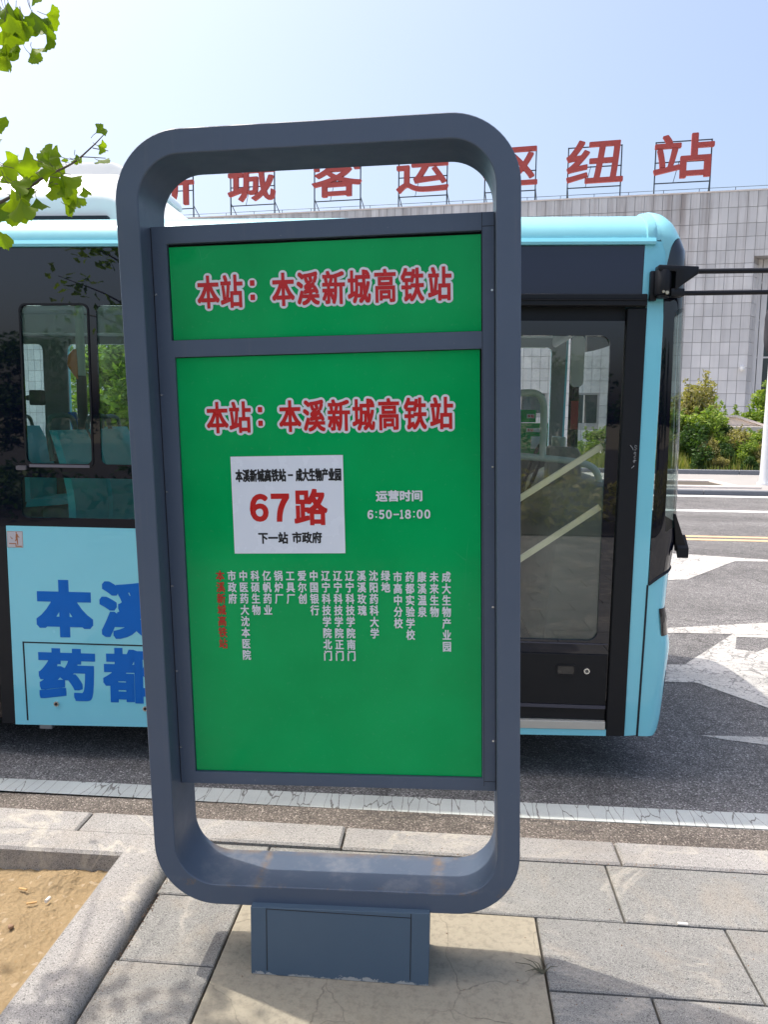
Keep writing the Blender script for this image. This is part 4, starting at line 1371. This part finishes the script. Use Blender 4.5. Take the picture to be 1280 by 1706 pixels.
for ch, u, lab in names:
    o = empty('rooftop_letter', loc_b(u, .3, BZ), BL, lab, 'letter', 'red letters of the station name on the roof')
    hw = 1.68
    k = MB()
    z0, z1 = (.92, 3.42)
    # solid letter: stacked copies grown outward for round brush-like strokes
    vs, fs, bb = glyphs(ch)
    bold = .052
    sx = (2*hw-2*bold)/(bb[1]-bb[0]); sz = (z1-z0-2*bold)/(bb[3]-bb[2])
    cnt_e = {}
    for f in fs:
        for i in range(len(f)):
            e_ = (f[i], f[(i+1) % len(f)])
            key = tuple(sorted(e_)); cnt_e.setdefault(key, []).append(e_)
    border = [v[0] for v in cnt_e.values() if len(v) == 1]
    for q in range(15):
        if q == 14: ox = oz = 0
        else:
            ox, oz = bold*math.cos(2*math.pi*q/14), bold*.9*math.sin(2*math.pi*q/14)
        P = [(-hw+bold+ox+(p[0]-bb[0])*sx, z0+bold+oz+(p[1]-bb[2])*sz+.035*(p[0]-bb[0])) for p in vs]
        yf, yb = -.22-.0009*q, -.02+.0009*q
        n = len(P)
        k.add([(a, yf, b) for a, b in P]+[(a, yb, b) for a, b in P], [tuple(f) for f in fs]+[tuple(n+i for i in reversed(f)) for f in fs]+[(a, b, b+n, a+n) for a, b in border])
    k.build('character', M['letter_red'], o, recalc=False)
    fr_ = MB()
    for x in (-1.56, 1.56):
        fr_.box(x-.035, x+.035, .02, .09, 0.06, 3.12)
        fr_.tube([(x, .06, .95), (x+.12, 1.5, -.1)], .03, 5)
    for z in (.72, 1.9, 3.06): fr_.box(-1.6, 1.6, .03, .08, z, z+.06)
    fr_.tube([(-.5, .1, .75), (-.2, .1, 2.0)], .02, 5)
    fr_.build('support_frame', M['steel_frame'], o)
# dome camera on the wall
o = empty('security_camera', loc_b(-.10, -.02, 4.8), BL, 'small white dome security camera on the tiled station wall', 'camera')
t_ = MB(); t_.box(-.10, .10, -.06, 0, .20, .34); t_.tube([(0, -.05, .28), (0, -.2, .28), (0, -.22, .18)], .035, 8); t_.build('bracket', M['white_pole'], o)
t_ = MB(); t_.loft([[(r_*math.cos(2*math.pi*k/16), -.22+r_*math.sin(2*math.pi*k/16), z) for k in range(16)] for r_, z in ((.02, .22), (.15, .19), (.16, .12), (.15, .04), (.1, -.03), (.01, -.06))], 0, True, True); t_.build('dome', M['white_plastic'], o, smooth=50)
# lamp pole
o = empty('lamp_post', (8.68, 21.8, 0), 0, 'tall white street lamp post standing on the far pavement', 'street lamp')
t_ = MB(); t_.tube([(0, 0, 0), (0, 0, 3), (0, 0, 7.5)], .145, 16, 0, .085); t_.build('pole', M['white_pole'], o, smooth=60)
t_ = MB(); t_.tube([(0, 0, 0), (0, 0, .06)], .2, 16); t_.build('base_plate', M['white_pole'], o)
t_ = MB(); t_.tube(smooth_path([(0, 0, 7.4), (.2, -.3, 7.9), (.6, -1.2, 8.2)]), .05, 8); t_.build('arm', M['white_pole'], o, smooth=60)
t_ = MB(); t_.prism([(.45, -1.1), (.75, -1.1), (.8, -1.8), (.5, -1.8)], 'z', 8.15, 8.27); t_.build('lamp_head', M['white_pole'], o, bevel=.03)
# pale stone parapet among the shrubs
o = empty('stone_parapet', (10.2, 30.6, 0), R(-2), 'low pale stone stair parapet with a sloping end among the shrubs', 'wall')
t_ = MB(); t_.box(-.75, 6, -.35, 0, 0, 1.56); t_.build('plinth', M['stone'], o, bevel=.02)
t_ = MB(); t_.prism([(-.35, 1.562), (1.75, 1.562), (.72, 1.90), (-.3, 1.90)], 'y', .05, .3); t_.build('upper_block', M['stone'], o, bevel=.02)
t_ = MB(); t_.prism([(-.42, 1.90), (.73, 1.90), (1.9, 1.52), (2.0, 1.57), (.78, 1.98), (-.42, 1.98)], 'y', -.06, .36); t_.build('coping', M['stone'], o)

# ------------------------------------------------------------------ vegetation
def leaf_quads(mb, c, n, rad, size, rnd, flat=1., mi=0, shell=.35):
    for _ in range(n):
        d = Vector((rnd.gauss(0, 1), rnd.gauss(0, 1), rnd.gauss(0, 1))).normalized()
        r = rnd.random()**shell
        p = Vector(c)+Vector((d.x*rad[0], d.y*rad[1], d.z*rad[2]))*r
        s = size*rnd.uniform(.55, 1.3)
        a = Vector((rnd.gauss(0, 1), rnd.gauss(0, 1), rnd.gauss(0, .6))).normalized()
        b = a.cross(Vector((rnd.gauss(0, 1), rnd.gauss(0, 1), rnd.gauss(0, 1)))).normalized()
        mb.add([p-a*s, p-b*s*.42, p+a*s, p+b*s*.42], [(0, 1, 2, 3)], mi)

def bush_meshes(seed, mat, w, h, n, size, spiky=False):
    rnd = random.Random(seed)
    f = MB(); st = MB()
    nc = 15
    for i in range(nc):
        a = rnd.uniform(0, 6.28); r = rnd.random()**.6*w*.62
        z = rnd.uniform(.18, .86)*h
        r *= 1.05-.45*z/h
        c = (r*math.cos(a), r*math.sin(a)*.8, z)
        k = rnd.uniform(.6, 1.25)
        leaf_quads(f, c, int(n/nc*k), (w*.27*k, w*.25*k, h*.17*k), size, rnd)
        st.tube([(rnd.uniform(-.08, .08), rnd.uniform(-.08, .08), 0), (c[0]*.5, c[1]*.5, z*.55), c], .018, 4, 0, .006)
        # a shoot reaching out of the outline
        if i % 2 == 0 or spiky:
            tip = Vector(c)+Vector((rnd.uniform(-.3, .3)*w, rnd.uniform(-.2, .2)*w, rnd.uniform(.15, .34)*h))
            st.tube([c, tip], .007, 4, 0, .003)
            for q in range(18):
                t = rnd.random()
                leaf_quads(f, Vector(c).lerp(tip, t), 2, (.07, .07, .07), size*.9, rnd)
    return f, st
protos = {}
def bush(kind, x, y, scale, label, rz=0, group='shrubs across the road', name='shrub', zs=1.):
    spec = {'bright': (11, 'leaf_a', 1.3, 1.7, 3600, .075), 'olive': (12, 'leaf_b', 1.1, 1.7, 3000, .062), 'dark': (13, 'leaf_d', 1.3, 1.7, 3600, .075)}[kind]
    if kind not in protos:
        f, st = bush_meshes(*spec)
        o = empty(name, (0, 0, 0))
        fo = f.build('foliage', M[spec[1]], o, recalc=False); so_ = st.build('stem', M['twig'], o)
        protos[kind] = (fo.data, so_.data)
        bpy.data.objects.remove(fo); bpy.data.objects.remove(so_); bpy.data.objects.remove(o)
    o = empty(name, (x, y, .05), rz, label, 'shrub', group)
    o.scale = (scale, scale, scale*zs)
    for nm, me in zip(('foliage', 'stem'), protos[kind]):
        c = bpy.data.objects.new(nm, me); COL.objects.link(c); c.parent = o
    return o
bush('olive', 9.0, 29.2, 1.4, 'tall olive-brown shrub rising close to the bus front, tallest of the row', .4, zs=1.35)
bush('bright', 9.15, 28.0, 1.2, 'bright green shrub in front of the tall olive-brown shrub', 1.2)
bush('bright', 10.4, 33.5, 1.45, 'rounded green shrub behind the square end of the stone parapet', 2.2, zs=1.02)
bush('bright', 12.3, 33.0, 1.35, 'green shrub behind the sloping end of the stone parapet', 3.0, zs=.98)
bush('bright', 13.4, 33.4, 1.5, 'taller green shrub beside the white lamp post', 4.0, zs=1.25)
bush('dark', 8.5, 27.2, .95, 'dark green shrub low beside the bus windscreen', .8)
bush('olive', 9.9, 27.6, .85, 'small yellowish shrub in front of the square end of the stone parapet', 2.0)
bush('bright', 10.8, 28.0, .80, 'low light green shrub in front of the sloping end of the stone parapet', 5.0)
bush('olive', 11.6, 27.8, .84, 'low dry-looking shrub at the foot of the lamp post', 3.3)
bush('bright', 12.4, 28.4, .78, 'low green shrub beyond the lamp post', 1.7)
bush('dark', 9.4, 26.95, .62, 'dark purplish low shrub nearest the far kerb', 2.7, zs=.9)
bush('olive', 10.6, 26.95, .60, 'brownish tuft-like shrub along the far kerb', .5)
bush('olive', 7.0, 29.5, .8, 'low olive shrub seen through the bus door glass', 1.1)
bush('bright', 5.6, 30.5, .8, 'low bright shrub seen through the bus door glass', 3.1)
for i, (x, y, s, kd) in enumerate(((-13.9, 31, 2.3, 'bright'), (-12.6, 30.4, 2.5, 'bright'), (-10.6, 31, 2.2, 'bright'), (-8.4, 31.5, 1.9, 'bright'))):
    bush(kd, x, y, s, ['bright leafy tree seen through the bus window beside the orange pole wrap', 'taller bright leafy tree seen through the bus window next to the sign frame', 'leafy tree beyond the bus near the sign edge', 'leafy tree beyond the bus behind the green sign'][i], i*1.3, 'leafy trees beyond the bus', 'leafy_tree', 1.15)
for i, (kd, x, y, sc_, zs_, lab) in enumerate((
        ('bright', 8.3, 28.2, 1.1, 1.1, 'leafy green shrub half hidden by the bus windscreen edge'), ('bright', 9.5, 28.9, .95, 1.15, 'green shrub between the tall olive-brown shrub and the stone parapet'),
        ('olive', 8.75, 27.0, .68, 1., 'olive low shrub at the kerb nearest the bus front'), ('bright', 9.95, 26.95, .58, 1., 'small fresh green shrub at the far kerb below the parapet end'),
        ('olive', 11.2, 27.0, .62, 1., 'brown-green low shrub at the far kerb under the middle of the parapet'), ('bright', 11.9, 26.95, .58, 1.1, 'small green shrub at the far kerb beside the lamp post'),
        ('olive', 10.2, 28.4, .86, .95, 'yellow-green shrub touching the square end of the parapet'), ('bright', 11.4, 34.5, 1.25, .95, 'distant green shrub just above the parapet coping'),
        ('olive', 12.2, 27.4, .7, .9, 'dry olive shrub just past the lamp post'), ('bright', 13.2, 27.6, .8, .9, 'green shrub farthest past the lamp post on the verge'),
        ('bright', 9.0, 30.8, 1.5, 1.0, 'green shrub behind the tall olive-brown shrub'), ('olive', 11.3, 28.7, .8, .95, 'straw-coloured shrub under the middle of the stone parapet'), ('bright', 10.4, 27.4, .66, 1., 'leafy green shrub between the tuft-like shrub and the parapet'),
        ('dark', 9.75, 28.3, .85, 1.05, 'dark green shrub just before the stone parapet on the bus side'))):
    bush(kd, x, y, sc_, lab, i*.9, zs=zs_)
for i in range(11):
    bush('olive' if i % 3 else 'dark', 8.3+.52*i+.2*math.sin(i*2.3), 26.48+.12*math.sin(i*1.7), .36+.07*math.sin(i*3.1), 'low brownish ground shrub in the ragged row along the far kerb', i*1.9, 'low ground shrubs along the far kerb', 'ground_shrub', .85)
# rough grass of the verge
def grass():
    rnd = random.Random(5)
    mb = MB()
    for _ in range(16000):
        x = rnd.uniform(2.5, 16); y = rnd.uniform(26.15, 30.5) if rnd.random() < .85 else rnd.uniform(26.1, 34)
        n_ = mnoise.noise(Vector((x*.6, y*.6, 0)))
        hgt = (.28+.5*max(0, n_+.25))*rnd.uniform(.6, 1.3)*(.45 if y < 26.5 else 1)
        a = rnd.uniform(0, 6.28); w = .022
        t = Vector((rnd.uniform(-.25, .25)*hgt, rnd.uniform(-.25, .25)*hgt, hgt))
        p = Vector((x, y, .05)); s = Vector((math.cos(a)*w, math.sin(a)*w, 0))
        mb.add([p-s, p+s, p+t*.6+s*.7, p+t, p+t*.6-s*.7], [(0, 1, 2, 3, 4)])
    return tag(mb.build('verge_grass', M['grass'], recalc=False), kind='stuff')
grass()

def grit():
    rnd = random.Random(8)
    mb = MB()
    for i in range(420):
        if i < 150: x, y = -.985+abs(rnd.gauss(0, .012)), rnd.uniform(1.7, 2.62)
        elif i < 260: x, y = rnd.uniform(-.99, 1.6), 2.776+rnd.gauss(0, .006)
        else: x, y = rnd.uniform(-1., 1.6), rnd.uniform(1.7, 2.9)
        q = rnd.uniform(.0012, .0034)
        p = Vector((x, y, .0))
        mb.add([p+Vector((q, 0, 0)), p+Vector((-q*.5, q*.9, 0)), p+Vector((-q*.6, -q*.8, 0)), p+Vector((rnd.uniform(-q, q)*.4, 0, q*1.2))], [(0, 1, 3), (1, 2, 3), (2, 0, 3)])
    return tag(mb.build('grit', M['pebble']), kind='stuff')
grit()

# ---- ginkgo beside the sign
def fan(mb, base, direction, up, size, rnd, fold=0., spread=None):
    """a ginkgo leaf: fan blade with a wavy rim and a central notch, on a thin stalk"""
    d = Vector(direction).normalized()
    u = Vector(up) - d*Vector(up).dot(d)
    u.normalize()
    s = d.cross(u)
    A = R(spread if spread else rnd.uniform(46, 66))
    n = 18
    pts = [Vector(base)]
    ph = rnd.uniform(0, 6)
    ring1, ring2 = [], []
    for k in range(n+1):
        a = -A+2*A*k/n
        rad = size*(1+.05*math.sin(a*9+ph)+.035*math.sin(a*27+ph*2))
        rad *= 1-.16*math.exp(-(a/.09)**2)
        rad *= 1-.12*(abs(a)/A)**4
        lift = fold*size*(a/A)**2+.06*size*math.sin(a*5+ph)
        ring2.append(Vector(base)+(d*math.cos(a)+s*math.sin(a))*rad+u*lift)
        ring1.append(Vector(base)+(d*math.cos(a*.72)+s*math.sin(a*.72))*rad*.52+u*lift*.3)
    b0 = [Vector(base)]+ring1+ring2
    fs = []
    for k in range(n):
        fs.append((0, 1+k, 2+k))
        fs.append((1+k, 2+n+k, 3+n+k, 2+k))
    mb.add(b0, fs)
TREE = empty('ginkgo_tree', (-1.95, 1.75, -.07), 0, 'young ginkgo tree in the sandy pit with fan-shaped bright green leaves', 'tree')
TL = Vector((-1.95, 1.75, -.07))
fol, tw = MB(), MB()
rt = random.Random(21)
def TW(pts, r0, r1):
    tw.tube([Vector(p)-TL for p in pts], r0, 6, 0, r1)
def LF(x, y, z, ang, size, yaw=None, fold=None):
    """leaf whose blade points 'ang' degrees below the horizontal to the right (seen from the street)"""
    a = R(ang)
    d = Vector((math.cos(a), rt.uniform(-.55, .45), -math.sin(a)))
    up = Vector((rt.uniform(-.9, .9), -1, rt.uniform(-.5, 1.3)))
    b_ = Vector((x, y, z))-TL
    tw.tube(smooth_path([b_-d.normalized()*size*.75+Vector((0, .01, .004)), b_-d.normalized()*size*.3, b_+d.normalized()*size*.06], 3), .0007, 4)
    fan(fol, Vector((x, y, z))-TL, d, up, size, rt, fold if fold is not None else rt.uniform(-.45, .6))
# leaves of the two low twigs (they hang near y = 1.8 m): x, z, droop angle, size
LEAVES = [(-0.954, 2.591, 21, 0.0416), (-0.936, 2.560, 21, 0.0475), (-0.952, 2.531, 36, 0.0505), (-0.978, 2.494, 56, 0.0446), (-0.973, 2.530, 78, 0.0505), (-1.015, 2.501, 96, 0.0416), (-1.004, 2.500, 46, 0.0386), (-1.033, 2.491, 88, 0.0668), (-1.021, 2.587, 76, 0.0594), (-0.992, 2.586, 66, 0.0668), (-1.036, 2.568, 56, 0.0668), (-1.008, 2.567, 71, 0.0668), (-0.978, 2.577, 66, 0.0624), (-1.030, 2.542, 66, 0.0594), (-1.001, 2.544, 76, 0.0565), (-0.976, 2.547, 56, 0.0505), (-1.046, 2.517, 81, 0.0668), (-1.017, 2.523, 96, 0.0520), (-1.050, 2.588, 56, 0.0668), (-0.965, 2.560, 71, 0.0505), (-1.035, 2.510, 66, 0.0520), (-1.068, 2.505, 56, 0.0594), (-1.073, 2.556, 46, 0.0668), (-1.089, 2.518, 56, 0.0668), (-1.059, 2.327, 61, 0.0594), (-1.063, 2.277, 31, 0.0416), (-1.040, 2.259, 51, 0.0357), (-1.067, 2.243, 26, 0.0624), (-1.020, 2.221, 8, 0.0743), (-0.924, 2.244, 201, 0.0565), (-0.919, 2.214, 191, 0.0475), (-0.958, 2.232, 36, 0.0594), (-0.936, 2.225, 16, 0.0535), (-0.930, 2.198, 56, 0.0535), (-0.908, 2.209, 71, 0.0446), (-0.901, 2.203, 51, 0.0654), (-0.952, 2.199, 46, 0.0594), (-0.975, 2.183, 156, 0.0594), (-1.019, 2.183, 16, 0.0594), (-1.042, 2.166, 26, 0.0772), (-1.019, 2.173, 61, 0.0713), (-0.976, 2.159, 66, 0.0535), (-0.991, 2.145, 76, 0.0713), (-0.932, 2.169, 36, 0.0594), (-0.918, 2.151, 16, 0.0297), (-1.057, 2.153, 71, 0.0594), (-1.079, 2.160, 46, 0.0743), (-1.083, 2.092, 61, 0.0654), (-1.033, 2.200, 226, 0.0327), (-1.051, 2.189, 106, 0.0327), (-0.807, 2.285, -42, 0.0327), (-0.808, 2.262, 21, 0.0267), (-0.831, 2.247, 24, 0.0357), (-0.858, 2.181, 58, 0.0327), (-0.882, 2.254, 71, 0.0238), (-0.868, 2.235, 1, 0.0208), (-0.888, 2.235, 196, 0.0357), (-0.915, 2.221, 236, 0.0297), (-0.922, 2.249, -99, 0.0149), (-0.952, 2.212, 196, 0.0535), (-0.996, 2.199, 136, 0.0505), (-0.902, 2.174, 56, 0.0446)]
for x, z, ang, s in LEAVES:
    LF(x, 1.8+rt.uniform(-.05, .05), z, ang, s*.78)
TW(smooth_path([(-1.95, 1.75, 1.9), (-1.55, 1.8, 2.02), (-1.2, 1.8, 2.10), (-1.02, 1.8, 2.170), (-.955, 1.8, 2.205), (-.885, 1.8, 2.235), (-.835, 1.8, 2.272), (-.806, 1.8, 2.298)]), .0055, .0009)
TW([(-.862, 1.8, 2.249), (-.83, 1.8, 2.247), (-.805, 1.8, 2.245)], .0012, .0009)
TW([(-.835, 1.8, 2.268), (-.815, 1.8, 2.264), (-.798, 1.8, 2.261)], .0012, .0009)
TW([(-.93, 1.8, 2.19), (-.875, 1.8, 2.185), (-.858, 1.8, 2.17)], .0012, .0009)
TW(smooth_path([(-1.95, 1.75, 2.3), (-1.5, 1.8, 2.52), (-1.25, 1.8, 2.57), (-1.10, 1.8, 2.545)]), .008, .002)
# the rest of the crown stays to the left of the pavement, above the pit
tw.tube(smooth_path([Vector(p)-TL for p in [(-1.95, 1.75, -.12), (-1.96, 1.76, .8), (-1.93, 1.74, 1.7), (-1.97, 1.72, 2.6), (-1.95, 1.70, 3.6), (-1.9, 1.7, 4.6)]]), .062, 10, 0, .012)
for i in range(30):
    z = 2.0+2.6*i/30
    a = rt.uniform(0, 6.28)
    L = rt.uniform(.6, 1.25)*(1.1-.15*i/30)
    tip = Vector((-1.95+L*math.cos(a), 1.72+L*math.sin(a), z+rt.uniform(.15, .6)))
    if tip.x > -1.32-.0*z and tip.z < 3.4: tip.x = -1.32-rt.random()*.2
    if tip.x > -1.05: tip.x = -1.05-rt.random()*.3
    p0 = Vector((-1.95, 1.72, z)); mid = p0.lerp(tip, .5)+Vector((0, 0, .08))
    TW(smooth_path([p0, mid, tip], 4), .012, .002)
    for q in range(11):
        t = rt.uniform(.3, 1.04)
        c = p0.lerp(mid, t*2) if t < .5 else mid.lerp(tip, t*2-1)
        for _ in range(rt.randint(3, 5)):
            b_ = c+Vector((rt.uniform(-.09, .09), rt.uniform(-.09, .09), rt.uniform(-.07, .07)))
            if b_.x > -.62*b_.y-.16 and b_.z < 2.95: continue
            if b_.x > -1.0: continue
            if b_.z > .9 and b_.x+.385*b_.z > -1.28 and b_.y-.135*b_.z > 1.99: continue  # crown shaped so that its leaf shadows miss the slabs here
            d = Vector((rt.gauss(0, 1), rt.gauss(0, 1), rt.gauss(-.5, .6)))
            fan(fol, b_-TL, d, Vector((rt.gauss(0, .6), rt.gauss(0, .6), 1)), rt.uniform(.038, .062), rt, rt.uniform(-.2, .3))
fol.build('leaves', M['ginkgo'], TREE, smooth=180, recalc=False)
tw.build('trunk', M['bark'], TREE, smooth=60)

# trees and hedge behind the photographer (they show in the bus windows)
def crown_meshes():
    rnd = random.Random(31)
    f, t = MB(), MB()
    t.tube([(0, 0, 0), (.05, 0, 1.5), (0, .05, 3.2)], .16, 8, 0, .07)
    for i in range(26):
        a = rnd.uniform(0, 6.28); r = rnd.random()**.5*1.9; z = rnd.uniform(1.6, 5.2)
        r *= 1-.35*abs(z-3)/2.4
        c = Vector((r*math.cos(a), r*math.sin(a), z))
        t.tube([(0, 0, min(3.0, z*.7)), c*.6+Vector((0, 0, z*.3)), c], .03, 4, 0, .01)
        leaf_quads(f, c, 130, (.75, .75, .6), .13, rnd)
    return f, t
f_, t_ = crown_meshes()
rb = random.Random(9)
spots = [(-9.5, -11, .66), (-6.2, -10.5, .58), (-3.0, -11.5, .7), (.3, -13, .66), (3.4, -12, .6), (6.6, -13, .68), (-13, -13, .74), (10.5, -14, .72)]
me_f = me_t = None
for i, (x, y, s) in enumerate(spots):
    o = empty('dark_tree', (x, y, 0), rb.uniform(0, 6), 'dark leafy tree mirrored in the bus windows', 'tree', 'trees mirrored in the bus windows')
    o.scale = (s, s, s)
    if i == 0:
        a = f_.build('crown', M['leaf_d'], o, recalc=False); b = t_.build('trunk', M['bark'], o, smooth=60)
        me_f, me_t = a.data, b.data
    else:
        for nm, me in (('crown', me_f), ('trunk', me_t)):
            c = bpy.data.objects.new(nm, me); COL.objects.link(c); c.parent = o
def back_hedge():
    rnd = random.Random(77)
    mb = MB()
    for i in range(70):
        x = rnd.uniform(-14, 16); y = rnd.uniform(-6.2, -4.4)
        leaf_quads(mb, (x, y, .42), 170, (.75, .6, .5), .09, rnd, mi=1 if x > .3 else 0)  # sunlit and dark stretches of the hedge are set by leaf colour
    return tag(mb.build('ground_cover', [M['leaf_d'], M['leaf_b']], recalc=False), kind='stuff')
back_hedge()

# ------------------------------------------------------------------ litter and small things
def butt(x, y, z, ang, L, label, mat_a, mat_b, r=.0038):
    o = empty('cigarette_butt', (x, y, z), R(ang), label, 'cigarette butt', 'cigarette butts on the ground')
    m_ = MB(); m_.tube([(0, 0, r), (L*.55, 0, r)], r, 10); m_.build('filter', mat_a, o, smooth=40)
    m_ = MB(); m_.tube([(L*.55+.0002, 0, r), (L, 0, r*1.1)], r*.96, 10); m_.build('paper', mat_b, o, smooth=40)
def zs(x, y): return -.066
butt(-1.46, 2.425, -.070, 20, .034, 'tan cigarette butt touching the white one on the pit sand', M['cork'], M['cork'])
butt(-1.395, 2.437, -.068, 80, .022, 'short white cigarette butt on the sand of the tree pit', M['cig'], M['cig'], .0065)
butt(-1.53, 2.50, -.064, -12, .034, 'tan cigarette butt nearest the back stone of the tree pit', M['cork'], M['cork'])
butt(.79, 2.437, .0005, -4, .032, 'white cigarette butt in the joint between paving slabs', M['cig'], M['cig'], .005)
for x, y, s, lab in ((-1.66, 2.475, .011, 'reddish pebble on the sand near the back of the tree pit'), (-1.445, 2.30, .010, 'tan stone chip in the middle of the pit sand'), (-1.47, 2.19, .013, 'brown pebble on the pit sand in front of the stone chip'), (-1.415, 1.965, .013, 'brown pebble on the pit sand close to the side kerb')):
    m_ = MB()
    rnd = random.Random(int(s*1e4+x*100))
    m_.loft([[(s*r_*math.cos(2*math.pi*k/10)*rnd.uniform(.8, 1.25), s*r_*math.sin(2*math.pi*k/10)*rnd.uniform(.7, 1.1), s*z_) for k in range(10)] for r_, z_ in ((.5, -.6), (1, 0), (.85, .5), (.3, .8))], 0, True, True)
    o = m_.build('pebble', M['pebble'], smooth=50, loc=(x, y, -.066))
    tag(o, lab, 'pebble', 'pebbles on the pit sand')
m_ = MB()
rw = random.Random(4)
for a, L in ((170, .085), (140, .075), (200, .06), (95, .07), (60, .045), (25, .05), (120, .05), (185, .035)):
    d = Vector((math.cos(R(a)), math.sin(R(a))*.8, .25))
    m_.tube([(0, 0, 0), d*L*.5+Vector((0, 0, .012)), d*L], .0022, 5, 0, .0006)
tag(m_.build('weed', M['dry_weed'], loc=(.318, 2.165, .0), smooth=60), 'small dry weed growing in the joint beside the concrete pad', 'weed')
